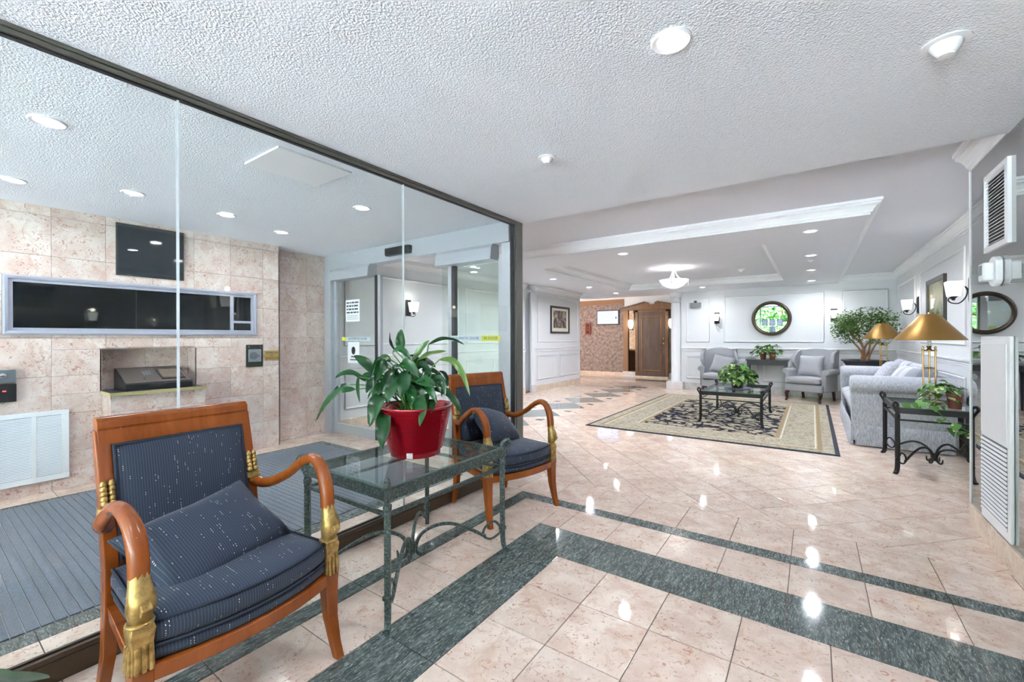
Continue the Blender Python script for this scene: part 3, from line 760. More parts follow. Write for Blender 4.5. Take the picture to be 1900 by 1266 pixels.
# ---------------------------------------------------------------- automatic sliding doors
sd = sempty('door_1', 'automatic sliding glass doors with pale aluminium header at the end of the vestibule')
MB().box(XR, XP - 0.03, 3.27, 3.41, 2.155, Z_LOW).build('header', ALU, sd, bevel=0.003)
for (x0, x1) in ((-5.14, -4.36), (-3.24, -2.5)):
    prof = [(3.22, 2.005), (3.36, 2.005), (3.36, 2.155), (3.26, 2.155), (3.235, 2.12)]
    MB().prism(prof, x0, x1, lambda a, b, h: (h, a, b)).build('carrier_cover', ALU, sd)
MB().box(XR, -5.2, 3.27, 3.41, 0, 2.155).box(-2.42, XP - 0.03, 3.29, 3.41, 0, 2.155).build('jamb', ALU, sd, bevel=0.003)
def leaf(x0, x1, y, glass, dark, rail=True):
    lf = bpy.data.objects.new('door_panel', None); COL.objects.link(lf); lf.parent = sd; lf.location = ((x0 + x1) / 2, y, 0); h = (x1 - x0) / 2
    MB().box(-h + 0.03, h - 0.03, -0.004, 0.004, 0.03, 2.01).build('pane', glass, lf)
    for a, b, m in ((-h, -h + 0.05, ALU), (h - 0.05, h, ALU)): MB().box(a, b, -0.02, 0.02, 0.02, 2.02).build('stile', m, lf, bevel=0.002)
    if rail: MB().box(-h + 0.05, h - 0.05, -0.02, 0.02, 0.02, 0.14).build('bottom_rail', ALU, lf, bevel=0.002)
    d0 = h - 0.1 if dark > 0 else -h + 0.05
    MB().box(d0, d0 + 0.045, -0.022, 0.022, 0.02, 2.02).build('dark_seal', DARK, lf)
    return lf
L1 = leaf(-5.2, -4.25, 3.34, GLASS, 1); L2 = leaf(-3.14, -2.43, 3.34, GLASSG, -1)
MB().box(-3.29, -2.5, 3.386, 3.394, 0.02, 2.01).build('open_pane', GLASSG, sd)
def note(parent, x0, x1, z0, z1, y, mat, name='notice'):
    return MB().box(x0, x1, y - 0.0015, y, z0, z1).build(name, mat, parent)
def lx(par, x): return x - par.location.x
YN = -0.0045
s1 = note(L1, lx(L1, -4.96), lx(L1, -4.67), 1.47, 1.75, YN, PAPER)
mb = MB()
for k in range(4):                       # lines too small to read in the photograph
    x = -4.94
    for w_ in ((.05, .03, .06, .07), (.04, .05, .03, .08), (.03, .06, .04, .07), (.07, .05, .06, .03))[k]:
        mb.box(lx(L1, x), lx(L1, x + w_), YN - 0.002, YN - 0.0012, 1.703 - 0.042 * k, 1.722 - 0.042 * k); x += w_ + .012
mb.build('print_words', INK, s1)
mb = MB()
for k in range(3): mb.box(lx(L1, -4.93), lx(L1, -4.7), YN - 0.002, YN - 0.0012, 1.545 - k * 0.022, 1.549 - k * 0.022)
mb.build('print_lines', INK, s1)
s2 = note(L1, lx(L1, -4.92), lx(L1, -4.68), 0.94, 1.21, YN, PAPER)
MB().lathe([(0.05, 0), (0.05, 0.001), (0.043, 0.001), (0.043, 0)], 24, (lx(L1, -4.8), YN - 0.0015, 1.1), 'y', sx=0.8).build('emblem_ring', INK, s2)
MB().obox((lx(L1, -4.8), YN - 0.002, 1.1), (0.012, 0.001, 0.07), Matrix.Rotation(0.5, 3, 'Y')).build('emblem_bar', INK, s2)
MB().box(lx(L1, -4.85), lx(L1, -4.75), YN - 0.002, YN - 0.0012, 1.012, 1.03).box(lx(L1, -4.87), lx(L1, -4.73), YN - 0.002, YN - 0.0012, 0.975, 0.99).build('print_words', INK, s2)
st = note(L1, lx(L1, -5.02), lx(L1, -4.43), 1.225, 1.272, -0.023, PALEBLUE, 'sticker'); text('lettering', 'AUTOMATIC DOOR', 0.042, INK, st, facing((lx(L1, -4.69), -0.0255, 1.248), 0, -1))
MB().box(lx(L1, -5.02), lx(L1, -4.93), -0.0255, -0.024, 1.226, 1.271).build('sticker_end', YELLOW, st)
st = note(L2, lx(L2, -3.1), lx(L2, -2.69), 1.222, 1.278, -0.0245, PALEBLUE, 'sticker'); text('lettering', 'AUTOMATIC DOOR', 0.04, INK, st, facing((lx(L2, -2.9), -0.027, 1.25), 0, -1))
st = note(L2, lx(L2, -2.688), lx(L2, -2.455), 1.222, 1.278, -0.0245, YELLOW, 'sticker'); text('lettering', 'IN DOOR', 0.04, INK, st, facing((lx(L2, -2.57), -0.027, 1.25), 0, -1))
ss = MB().prism([(-0.19, 0.0), (0.19, 0.0), (0.2, 0.03), (0.2, 0.09), (-0.2, 0.09), (-0.2, 0.03)], 0, -0.06, lambda a, b, h: (a, h, b)).build('motion_sensor', DARK, None, bevel=0.006, loc=(-3.83, 3.27, 2.195))
tag(ss, 'black motion sensor on the sliding door header', 'sensor')

# ---------------------------------------------------------------- street side behind the camera
sw = sempty('window_3', 'wide street window behind the foyer with garden greenery outside')
for x in (-2.29, -0.75, 0.8): MB().box(x - 0.03, x + 0.03, YW - 0.05, YW + 0.03, 0, Z_LOW).build('mullion', BRONZE, sw)
MB().box(-2.3, XM, YW - 0.05, YW + 0.03, 0, 0.12).box(-2.3, XM, YW - 0.05, YW + 0.03, Z_LOW - 0.08, Z_LOW).build('rail', BRONZE, sw)
for a, b in ((-2.26, -0.78), (-0.72, 0.77)): MB().box(a, b, YW - 0.005, YW + 0.005, 0.12, Z_LOW - 0.08).build('pane', GLASS, sw)
se = sempty('door_3', 'glazed street entrance of the vestibule')
for x in (-5.1, -4.2, -3.25, -2.35): MB().box(x - 0.03, x + 0.03, YW - 0.05, YW + 0.03, 0, Z_LOW).build('stile', ALU, se)
MB().box(-5.35, -2.3, YW - 0.05, YW + 0.03, 2.1, Z_LOW).box(-5.35, -2.3, YW - 0.05, YW + 0.03, 0, 0.08).build('rail', ALU, se)
for a, b in ((-4.17, -3.28), (-3.22, -2.38)): MB().box(a, b, YW - 0.005, YW + 0.005, 0.08, 2.1).build('pane', GLASS, se)
MB().box(-5.07, -4.23, YW - 0.02, YW + 0.02, 0.08, 2.1).build('daylight_block', ALU, se)  # added out of view to keep grazing daylight off the stone wall
MB().box(-5.05, -2.4, YW + 0.006, YW + 0.008, 1.58, 1.64).build('red_sticker', REDPLASTIC, se)
for x, w_ in ((-2.1, 'left'), (-1.75, 'middle'), (-1.40, 'right')):
    p = thing('window_notice', w_ + ' of three dark framed notices on the street window', 'notice', (x, YW + 0.02, 1.46), 0, 'framed notices on the street window')
    MB().box(-0.135, 0.135, -0.008, 0.008, -0.17, 0.17).build('frame', DARK, p); MB().box(-0.11, 0.11, 0.008, 0.01, -0.145, 0.145).build('sheet', plain('grey_sheet', lin(120, 124, 150), 0.6) if 'grey_sheet' not in MATS else MATS['grey_sheet'], p)
tag(MB().box(-.15, .15, -.001, .001, -.16, .16).build('window_sheet', MATS['grey_sheet'], None, loc=(-1.75, YW + .01, 1.08)), 'plain paper sheet taped under the framed notices on the street window', 'notice')

# ================================================================ THINGS
# ---------------------------------------------------------------- entrance mat, strip by strip
mat_ = thing('entrance_mat', 'grey ribbed entrance mat sunk into the vestibule floor', 'mat', ((MX0 + MX1) / 2, 0, -0.004))
hx = (MX1 - MX0) / 2
MB().box(-hx, hx, MY0, MY1, -0.01, 0.003).build('tray', STEEL, mat_)
sm = MB().box(-hx + 0.004, hx - 0.004, -0.0195, 0.0195, 0, 0.006).mesh('mat_strip'); sm.materials.append(CARPET)
k = 0
while 0.267 + 0.0435 * (k - 28) < MY1 - 0.03:
    y = 0.267 + 0.0435 * (k - 28) + 0.022
    if y > MY0 + 0.03: inst('mat_strip', sm, mat_, (0, y, 0.002))
    k += 1

# ---------------------------------------------------------------- open-arm chair
def smooth_path(pts, n=5):
    """Catmull-Rom through the points"""
    P = [Vector(p) for p in pts]; out = []
    for i in range(len(P) - 1):
        p0, p1, p2, p3 = P[max(i - 1, 0)], P[i], P[i + 1], P[min(i + 2, len(P) - 1)]
        for k in range(n):
            t = k / n
            out.append(0.5 * ((2 * p1) + (p2 - p0) * t + (2 * p0 - 5 * p1 + 4 * p2 - p3) * t * t + (3 * p1 - p0 - 3 * p2 + p3) * t ** 3))
    out.append(P[-1]); return out
def taper_post(mb, pts):
    """rectangular post through (x,y,z,sx,sy)"""
    vs = []
    for x, y, z, sx, sy in pts: vs += [(x - sx / 2, y - sy / 2, z), (x + sx / 2, y - sy / 2, z), (x + sx / 2, y + sy / 2, z), (x - sx / 2, y + sy / 2, z)]
    n = len(pts)
    fs = [(0, 3, 2, 1), tuple(4 * (n - 1) + k for k in range(4))] + [(4 * i + k, 4 * i + (k + 1) % 4, 4 * i + 4 + (k + 1) % 4, 4 * i + 4 + k) for i in range(n - 1) for k in range(4)]
    return mb.add(vs, fs)
def seat_outline(xb, xf, wb, wf, bow, n=18, inset_=0.0):
    """plan of the seat: straight back and sides, bowed front"""
    pts = [(xb, -wb), ]
    for i in range(n + 1):
        t = -1 + 2 * i / n
        pts.append((xf + bow * (1 - t * t), t * wf))
    pts.append((xb, wb)); return pts
def cushion_slab(outline, z0, z1, crownh, rim):
    """loose seat cushion: outline rounded at top and bottom edge with a domed top"""
    cx = sum(p[0] for p in outline) / len(outline); cy = 0
    mb = MB(); n = len(outline); rows = []
    def ringv(k, z): return [(cx + (p[0] - cx) * k, cy + (p[1] - cy) * k, z) for p in outline]
    h = z1 - z0
    prof = [(0.0, z0), (0.9, z0), (0.965, z0 + 0.12 * h), (1.0, z0 + 0.35 * h), (1.0, z0 + 0.65 * h), (0.97, z1 - 0.06 * h), (0.9, z1 + 0.25 * crownh), (0.7, z1 + 0.7 * crownh), (0.4, z1 + 0.95 * crownh), (0.0, z1 + crownh)]
    vs = []
    for k_, z in prof: vs += ringv(k_, z)
    mb.add(vs, [(i * n + a, i * n + (a + 1) % n, (i + 1) * n + (a + 1) % n, (i + 1) * n + a) for i in range(len(prof) - 1) for a in range(n)])
    return mb
def outline_tube(outline, z, r, k=1.0):
    cx = sum(p[0] for p in outline) / len(outline)
    return [(cx + (p[0] - cx) * k, p[1] * k, z) for p in outline]
def densify(o, step=0.03):
    out = []
    for i in range(len(o)):
        p, q = Vector(o[i]), Vector(o[(i + 1) % len(o)]); n = max(1, int((q - p).length / step))
        out += [tuple(p.lerp(q, j / n)) for j in range(n)]
    return out
def make_armchair(label):
    t = thing('armchair', label, 'armchair', group='wooden armchairs along the glass partition')
    YF_, YB_ = 0.295, 0.238
    for s in (-1, 1):
        mb = MB(); taper_post(mb, [(0.285, s * (YF_ + .012), 0, .032, .032), (0.268, s * (YF_ + .006), .06, .034, .034), (0.248, s * YF_, .16, .042, .042), (0.24, s * YF_, .26, .05, .05), (0.24, s * YF_, .335, .054, .054)])
        mb.build('front_leg', CHERRY, t, bevel=0.004)
        mb = MB(); taper_post(mb, [(-0.275, s * (YB_ + .01), 0, .032, .034), (-0.245, s * YB_, .15, .04, .038), (-0.225, s * YB_, .32, .048, .04), (-0.225, s * YB_, .45, .048, .04), (-0.262, s * YB_, .70, .042, .042), (-0.318, s * YB_, .925, .034, .044)])
        mb.build('back_post', CHERRY, t, bevel=0.004)
        # swan-neck arm
        arm = smooth_path([(-0.262, s * YB_, .655), (-0.225, s * (YB_ + .012), .625), (-0.15, s * (YB_ + .028), .622), (-0.06, s * (YF_ + .008), .665), (0.03, s * (YF_ + .012), .725), (0.105, s * (YF_ + .012), .755), (0.165, s * (YF_ + .008), .745), (0.21, s * (YF_ + .002), .70), (0.23, s * YF_, .64), (0.234, s * YF_, .585)], 4)
        n = len(arm)
        ao = MB().tube(arm, [0.026 - 0.006 * math.sin(math.pi * min(1, i / n * 1.3)) for i in range(n)], 10).build('arm', CHERRY, t, 50)
        # gilt ears of wheat on the back post
        mb = MB()
        for dy in (-0.011, 0.011):
            for r_ in range(5): mb.lathe([(0.003, 0), (0.011, .008), (0.011, .016), (0.006, .026)], 8, (-0.228 - .004 * r_, s * (YB_ + .002) + dy, .665 + r_ * .016), sx=1.25)
        mb.lathe([(0.028, 0), (0.03, .008), (0.028, .016), (0.029, .024)], 12, (-0.235, s * (YB_ + .004), .642))
        mb.build('gilt_ears', GOLD, ao, 50)
        # gilt swan head, collar and fluted block
        hd = MB().tube([(0.234, s * YF_, .60), (0.236, s * YF_, .575), (0.244, s * YF_, .55), (0.252, s * YF_, .525), (0.252, s * YF_, .505), (0.243, s * YF_, .485), (0.24, s * YF_, .465)], [.024, .026, .03, .034, .036, .03, .026], 12).build('gilt_swan_head', GOLD, ao, 50)
        MB().obox((0.283, s * YF_, .505), (.022, .026, .03), Matrix.Rotation(0.6, 3, 'Y')).lathe([(0.033, 0), (0.035, .006), (0.032, .012)], 14, (0.24, s * YF_, .452)).build('gilt_beak', GOLD, ao, 40, bevel=0.004)
        mb = MB(); taper_post(mb, [(0.24, s * YF_, .33, .054, .054), (0.24, s * YF_, .40, .05, .05), (0.24, s * YF_, .44, .06, .058), (0.24, s * YF_, .455, .05, .05)])
        for k_ in (-0.016, 0, 0.016):
            taper_post(mb, [(0.27, s * YF_ + k_, .328, .012, .011), (0.266, s * YF_ + k_, .40, .008, .009)]); taper_post(mb, [(0.24 + k_, s * (YF_ + .029), .328, .011, .01), (0.24 + k_, s * (YF_ + .026), .40, .009, .008)])
        mb.build('gilt_block', GOLD, ao, bevel=0.003)
    # bowed seat rail
    so = seat_outline(-0.235, 0.245, YB_, YF_, 0.055)
    vs = so; front = [p for p in so[1:-1]]
    path = [(-0.225, -YB_)] + front + [(-0.225, YB_)]
    MB().sweep(path, [(-.022, .286), (.010, .286), (.012, .33), (-.022, .33)]).build('seat_rail', CHERRY, t, 30, bevel=0.003)
    MB().box(-0.243, -0.21, -YB_, YB_, .27, .335).build('rear_rail', CHERRY, t, bevel=0.003)
    d0 = densify(seat_outline(-0.225, 0.25, YB_ - .004, YF_ - .022, 0.058))
    cushion_slab(d0, .326, .38, 0.004, 0).build('seat_deck', NAVY_SEAT, t, 60)
    d1 = densify(seat_outline(-0.215, 0.25, YB_ + .004, YF_ - .012, 0.065))
    sc = cushion_slab(d1, .372, .455, 0.022, 0).build('seat_cushion', NAVY_SEAT, t, 60)
    MB().tube(outline_tube(d1, .453, 0, .985), .005, 6, closed=True).tube(outline_tube(d1, .378, 0, .985), .005, 6, closed=True).build('piping', NAVYPIPE, sc, 60)
    # back: crest rail, lower rail, upholstered panel
    lean = lambda z: -0.225 - max(0, z - .45) * 0.195
    pr = [(-.02, 0), (.02, 0), (.02, .055), (.026, .06), (.026, .085), (.015, .098), (-.02, .098)]
    vs = [(lean(.87 + h) + o, y, .87 + h) for y in (-YB_ - .016, YB_ + .016) for o, h in pr]; k_ = len(pr)
    MB().add(vs, [tuple(range(k_)), tuple(range(k_, 2 * k_))[::-1]] + [(i, (i + 1) % k_, (i + 1) % k_ + k_, i + k_) for i in range(k_)]).build('crest_rail', CHERRY, t, bevel=0.004)
    MB().obox((lean(.45) + .002, 0, .455), (.03, YB_ * 2, .05)).build('lower_rail', CHERRY, t, bevel=0.004)
    def bk(p): 
        z = .672 + p.y; return Vector((lean(z) + p.z + .012, p.x, z))
    bp = MB().pillow(2 * YB_ - .045, .40, .085, 16, .35, .022, bk, 0).build('back_upholstery', NAVY_BACK, t, 60)
    w2, h2 = YB_ - .024, .198
    loop = [(a * w2, b * h2) for a, b in ((-1, -1), (1, -1), (1, 1), (-1, 1))]; loop = densify(loop, .04)
    MB().tube([bk(Vector((a, b, .024))) for a, b in loop], .0055, 6, closed=True).build('piping', NAVYPIPE, bp, 60)
    return t
ch1 = make_armchair('wooden armchair nearest the camera, navy striped seat and gilt swan arms')
ch1.location = (-1.80, 0.672, 0); ch1.rotation_euler = (0, 0, R(2.5))
ch2 = copy_thing(ch1, (-1.925, 2.60, 0), R(-16), 'wooden armchair at the far end of the partition, beyond the potted table plant')
def navy_pillow(label, w, d, mtx):
    slump = lambda p: Vector((p.x, p.y, p.z * (1 + .18 * math.sin(9 * p.x + 3) * math.cos(11 * p.y)) + .012 * math.sin(12 * p.y + 1) * math.sin(9 * p.x) - .25 * (p.x * p.x + p.y * p.y) * .5))
    o = MB().pillow(d, w, .15, 22, .6, .006, slump, .16).build('throw_pillow', NAVY_PIL, None, 60); o.matrix_world = mtx
    n = 14; e = []
    for a, b in densify([(-d / 2, -w / 2), (d / 2, -w / 2), (d / 2, w / 2), (-d / 2, w / 2)], .04):
        u, v = 2 * a / d, 2 * b / w; e.append(slump(Vector((a * (1 - .16 * (1 - abs(v)) * abs(u) * .6), b * (1 - .16 * (1 - abs(u)) * abs(v) * .6), 0))))
    MB().tube(e, .006, 6, closed=True).build('piping', NAVYPIPE, o, 60)
    return tag(o, label, 'pillow', 'navy pillows on the wooden armchairs')
navy_pillow('navy striped pillow slumped on the armchair nearest the camera', .46, .33, Matrix.Translation((-1.80, 0.672, 0)) @ Matrix.Rotation(R(2.5), 4, 'Z') @ Matrix.Translation((-.005, -.012, .53)) @ Euler((0, R(36), R(2))).to_matrix().to_4x4() @ Matrix.Rotation(R(13), 4, 'Z'))
navy_pillow('navy pillow leaning on the armchair at the far end of the partition', .40, .30, Matrix.Translation((-1.925, 2.60, 0)) @ Matrix.Rotation(R(-16), 4, 'Z') @ Matrix.Translation((-.05, .0, .585)) @ Euler((R(-18), R(40), R(8))).to_matrix().to_4x4())

# ---------------------------------------------------------------- wrought iron glass tables
def make_table(name, label, cat, lx_, ly_, zt, hook, iron, group):
    t = thing(name, label, cat, group=group)
    hx_, hy_ = lx_ / 2, ly_ / 2
    for sx in (-1, 1):
        for sy in (-1, 1):
            o = Vector((sx, sy, 0)).normalized()
            L = lambda d, z: Vector((sx * hx_, sy * hy_, z)) + o * d
            path = smooth_path([L(.04, .0115), L(.018, .014), L(.004, .05), L(0, .12), L(0, zt * .6), L(0, zt - .06)], 3)
            lg = MB().tube(path, [.010, .012, .014] + [.0155] * (len(path) - 3), 4).build('leg', iron, t)
            hk = smooth_path([L(0, zt - .075), L(.004, zt - .02), L(.0, zt + .02), L(.012, zt + hook), L(.034, zt + hook + .008), L(.047, zt + hook - .016), L(.04, zt + .005), L(.018, zt - .03), L(.006, zt - .065)], 4)
            MB().tube(hk, [.014 - .005 * i / len(hk) for i in range(len(hk))], 8).build('scroll_hook', iron, lg, 50)
            MB().obox(L(0, zt - .085), (.032, .032, .03), Matrix.Rotation(.5, 3, 'Z')).build('leg_knot', iron, lg, bevel=.006)
            zs = .14 if zt > .5 else .13
            MB().obox(L(0, zs), (.034, .034, .02)).build('leg_collar', iron, lg, bevel=.003)
    for nm, z, th, hh in (('top_rail', zt - .03, .009, .052), ('lower_rail', zt - .115, .008, .016)):
        for s in (-1, 1):
            MB().box(s * hx_ - th, s * hx_ + th, -hy_, hy_, z - hh / 2, z + hh / 2).build(nm, iron, t)
            MB().box(-hx_, hx_, s * hy_ - th, s * hy_ + th, z - hh / 2, z + hh / 2).build(nm, iron, t)
    MB().box(-hx_ + .008, hx_ - .008, -hy_ + .008, hy_ - .008, zt - .012, zt).build('glass_top', GLASST, t)
    MB().sweep([(-hx_ + .008, -hy_ + .008), (hx_ - .008, -hy_ + .008), (hx_ - .008, hy_ - .008), (-hx_ + .008, hy_ - .008)], [(0, zt - .013), (.003, zt - .013), (.003, zt + .001), (0, zt + .001)], True).build('glass_edge', MATS['edge_green'] if 'edge_green' in MATS else plain('edge_green', lin(120, 148, 140), .2), t)
    for sx in (-1, 1):
        for sy in (-1, 1):
            e = Vector((sx * hx_, sy * hy_, 0)); Q = lambda k_, z: e * k_ + Vector((0, 0, z))
            pts = smooth_path([Q(.98, zs + .005), Q(.9, zs + .045), Q(.8, zs + .015), Q(.78, zs - .03), Q(.86, zs - .055), Q(.96, zs - .03), Q(.985, zs)], 4)
            st_ = MB().tube(pts, .0075, 6)
            pts = smooth_path([Q(.8, zs - .035), Q(.62, zs + .02), Q(.42, zs + .065), Q(.24, zs + .065), Q(.1, zs + .03), Q(.045, zs - .03), Q(.07, zs - .075), Q(.13, zs - .08), Q(.15, zs - .04)], 5)
            st_.tube(pts, [.010] * (len(pts) - 8) + [.009, .009, .008, .008, .007, .006, .005, .004], 6)
            st_.build('stretcher_scroll', iron, t, 50)
    MB().lathe([(.01, -.05), (.022, -.04), (.026, -.01), (.018, .015), (.008, .025)], 10, (0, 0, zs - .02)).build('stretcher_boss', iron, t, 50)
    return t
t1 = make_table('side_table', 'verdigris iron table with glass top between the two wooden armchairs', 'table', .625, .83, .61, .035, PATINA, 'iron scroll tables with glass tops')
t1.location = (-1.805, 1.615, 0)
t2 = copy_thing(t1, (.945, 5.64, 0), 0, 'dark iron end table with glass top beside the near sofa arm')
for c in [t2] + children(t2) + [g for c in children(t2) for g in children(c)]:
    if c.type == 'MESH' and c.data.materials[0] == PATINA: c.material_slots[0].link = 'OBJECT'; c.material_slots[0].material = IRON
t3 = copy_thing(t2, (.93, 9.12, 0), 0, 'iron end table between the far sofa arm and the bonsai')
ct = make_table('coffee_table', 'low iron coffee table with glass top on the patterned rug', 'table', .78, 1.36, .455, .035, IRON, 'iron scroll tables with glass tops')
ct.location = (-.965, 7.46, .0125)
ct_top = .455 + .0125

# ---------------------------------------------------------------- plants
def blade(base, mid, tip, w, nrm=None, n=8, cup=.18, wave=0.0):
    """long leaf through three points, width w"""
    pts = smooth_path([base, base.lerp(mid, .55) + (mid - (base + tip) / 2) * .25, mid, mid.lerp(tip, .5) + (mid - (base + tip) / 2) * .25, tip], 3)
    m = len(pts); mb = MB(); vs = []
    for i, p in enumerate(pts):
        t = i / (m - 1); T = (pts[min(i + 1, m - 1)] - pts[max(i - 1, 0)]).normalized()
        side = T.cross(nrm or Vector((0, 0, 1)))
        side = side.normalized() if side.length > 1e-3 else Vector((1, 0, 0))
        N = side.cross(T).normalized()
        ww = max(.0008, w * .5 * (max(t, .01) ** .5 * (1 - t) ** .8) / .42)
        for k_, h in ((-1, cup), (-.55, cup * .35), (0, 0), (.55, cup * .35), (1, cup)):
            vs.append(p + side * (ww * k_) + N * (ww * h + wave * ww * math.sin(t * 11 + k_ * 2)))
    mb.add(vs, [(i * 5 + a, i * 5 + a + 1, (i + 1) * 5 + a + 1, (i + 1) * 5 + a) for i in range(m - 1) for a in range(4)])
    return mb
rnd = random.Random(4)
pot_c = Vector((-1.815, 1.655, .61))
pl = thing('potted_peace_lily', 'peace lily in a ribbed red pot on the glass table by the partition', 'plant', pot_c)
prof = [(.125, 0), (.135, .004), (.137, .022), (.14, .03)]
z = .03
while z < .255:
    r_ = .142 + (z - .03) * .235
    prof += [(r_, z), (r_ + .005, z + .004), (r_, z + .008)]; z += .0095
prof += [(.202, .262), (.206, .268), (.204, .274), (.196, .274), (.188, .262), (.18, .22), (.0, .22)]
pot = MB().lathe(prof, 48, caps=False).lathe([(0.0, 0), (.125, 0)], 48, caps=False).build('pot', REDPOT, pl, 60)
MB().lathe([(0, .236), (.12, .24), (.186, .232)], 24, caps=False).build('soil', SOIL, pl, 60)
MB().lathe([(.1405, .004), (.1405, .038)], 48, caps=False)
lab = MB(); a0_ = math.atan2(-pot_c.y, -pot_c.x) - .22
lab.grid(lambda u, v: ((.1435 + .003 * v) * math.cos(a0_ + (u - .5) * .22), (.1435 + .003 * v) * math.sin(a0_ + (u - .5) * .22), .008 + v * .03), 5, 3)
lab.build('price_tag', PAPER, pot)
D0 = (pot_c - EYE).dot(FW)
hero = [((658, 723), (618, 735), (586, 783), .055, .0), ((678, 708), (648, 694), (622, 702), .06, .02), ((694, 692), (676, 672), (657, 660), .065, -.02), ((650, 714), (630, 722), (612, 742), .045, -.06),
        ((712, 732), (698, 752), (686, 792), .09, .16), ((713, 760), (712, 795), (709, 836), .088, .2), ((745, 650), (744, 630), (744, 611), .06, .0), ((735, 652), (724, 638), (723, 617), .034, .02),
        ((766, 668), (784, 646), (797, 632), .045, .03), ((775, 668), (800, 656), (828, 652), .05, .0), ((795, 640), (828, 629), (862, 640), .034, -.08), ((815, 668), (848, 678), (872, 735), .045, .02),
        ((800, 722), (832, 732), (857, 768), .065, .06), ((770, 735), (782, 757), (779, 792), .08, .17), ((797, 742), (802, 752), (800, 767), .04, .14), ((722, 666), (710, 674), (701, 684), .06, -.04),
        ((728, 655), (745, 650), (763, 668), .045, .05), ((737, 690), (722, 704), (709, 728), .08, .1), ((752, 688), (750, 712), (742, 738), .085, .12), ((740, 676), (730, 690), (722, 712), .075, .06),
        ((745, 672), (760, 680), (778, 702), .07, .05), ((768, 700), (780, 716), (792, 738), .075, .08), ((790, 690), (806, 690), (822, 704), .05, -.02), ((755, 712), (762, 730), (762, 752), .07, .14),
        ((700, 700), (688, 712), (680, 730), .06, .06), ((778, 676), (792, 672), (808, 682), .06, -.05), ((735, 700), (726, 725), (716, 748), .075, .13), ((782, 720), (796, 722), (812, 726), .055, .03),
        ((706, 690), (692, 696), (680, 708), .06, -.1), ((760, 660), (770, 668), (776, 684), .06, -.08), ((815, 690), (826, 700), (830, 718), .045, -.06), ((720, 716), (704, 722), (692, 740), .07, .09),
        ((665, 700), (664, 722), (668, 748), .022, .05), ((800, 700), (812, 712), (818, 728), .05, .05)]
hr = random.Random(21)
for i in range(22):
    b = (hr.uniform(700, 800), hr.uniform(672, 728)); sg_ = 1 if b[0] > 750 else -1; ln = hr.uniform(22, 44)
    hero.append((b, (b[0] + sg_ * ln * hr.uniform(.2, .6), b[1] + hr.uniform(-10, 12)), (b[0] + sg_ * ln * hr.uniform(.4, 1.1), b[1] + hr.uniform(8, 36)), hr.uniform(.035, .075), hr.uniform(-.14, .14)))
for i, (b, m_, tp, w, off) in enumerate(hero):
    d = D0 - off
    B_, M_, T_ = at_depth(*b, d + off * .5) - pot_c, at_depth(*m_, d) - pot_c, at_depth(*tp, d - (.02 if off > 0 else -.02)) - pot_c
    toward = (EYE - (pot_c + M_)).normalized() + Vector((0, 0, .9))
    lf = blade(B_, M_, T_, w * .9, (toward.normalized() + Vector((rnd.uniform(-.5, .5), rnd.uniform(-.5, .5), 0))).normalized(), wave=.12, cup=rnd.uniform(.1, .5)).build('leaf', LEAFY if i in (9, 15, 8, 11) else LEAF, pl, 60)
    root = Vector((rnd.uniform(-.07, .07), rnd.uniform(-.07, .07), .235))
    mid = root.lerp(B_, .55) + Vector((0, 0, .05))
    MB().tube(smooth_path([root, mid, B_], 4), [.005] * 4 + [.0035] * 5, 5).build('stalk', STEM, lf, 50)

def heart_leaf(name, mat, L=.07, w=.055):
    prof = [(0, 0), (-.06, .3), (.05, .5), (.3, .5), (.55, .4), (.8, .2), (1, 0)]
    vs = [(x * L, 0, -.12 * L * x * x) for x, _ in prof] + [(x * L, y * w, .12 * L * y - .12 * L * x * x) for x, y in prof] + [(x * L, -y * w, .12 * L * y - .12 * L * x * x) for x, y in prof]
    n = len(prof); fs = []
    for i in range(n - 1): fs += [(i, i + 1, n + i + 1, n + i), (i + 1, i, 2 * n + i, 2 * n + i + 1)]
    me = MB().add(vs, fs).mesh(name, 60); me.materials.append(mat); return me
LEAF_A, LEAF_B = heart_leaf('leaf', POTHOS), heart_leaf('leaf', POTHOSV)
def pothos(name, label, loc, pots, spread, height, nleaf, mesh_pool, seed, cat='plant', size=1.0, low=-.25, ymax=9, off=(0, 0, 0)):
    t = thing(name, label, cat, loc); r = random.Random(seed)
    for (x, y, pr, ph, pm) in pots:
        MB().lathe([(0.0, 0), (pr * .78, 0), (pr, ph * .9), (pr * 1.06, ph * .9), (pr * 1.06, ph), (pr * .95, ph), (pr * .9, ph * .85), (0, ph * .85)], 24, (x, y, 0), caps=False).build('pot', pm, t, 40)
    for i in range(nleaf):
        x, y, pr, ph, pm = pots[i % len(pots)]
        a = r.uniform(0, 2 * math.pi); el = r.uniform(low, 1.35); k_ = r.uniform(.55, 1) ** .6
        p = Vector((x + math.cos(a) * math.cos(el) * spread * k_, y + math.sin(a) * math.cos(el) * spread * k_, ph * .9 + math.sin(el) * height * k_))
        p += Vector(off); p.z = max(p.z, .025); p.y = min(p.y, ymax)
        inst('leaf', r.choice(mesh_pool), t, p, (r.uniform(-.4, .4), r.uniform(-.1, .9), a + r.uniform(-.7, .7)), [size * r.uniform(.75, 1.25)] * 3)
    mb = MB()
    for i in range(14):
        x, y, pr, ph, pm = pots[i % len(pots)]; a = r.uniform(0, 2 * math.pi); e = r.uniform(.1, 1.2)
        mb.tube(smooth_path([(x, y, ph * .85), (x + math.cos(a) * spread * .3, y + math.sin(a) * spread * .3, ph + height * .35), (x + math.cos(a) * spread * .8 * math.cos(e), y + math.sin(a) * spread * .8 * math.cos(e), ph + math.sin(e) * height * .6)], 3), .0025, 4)
    mb.build('stems', STEM, t)
    return t
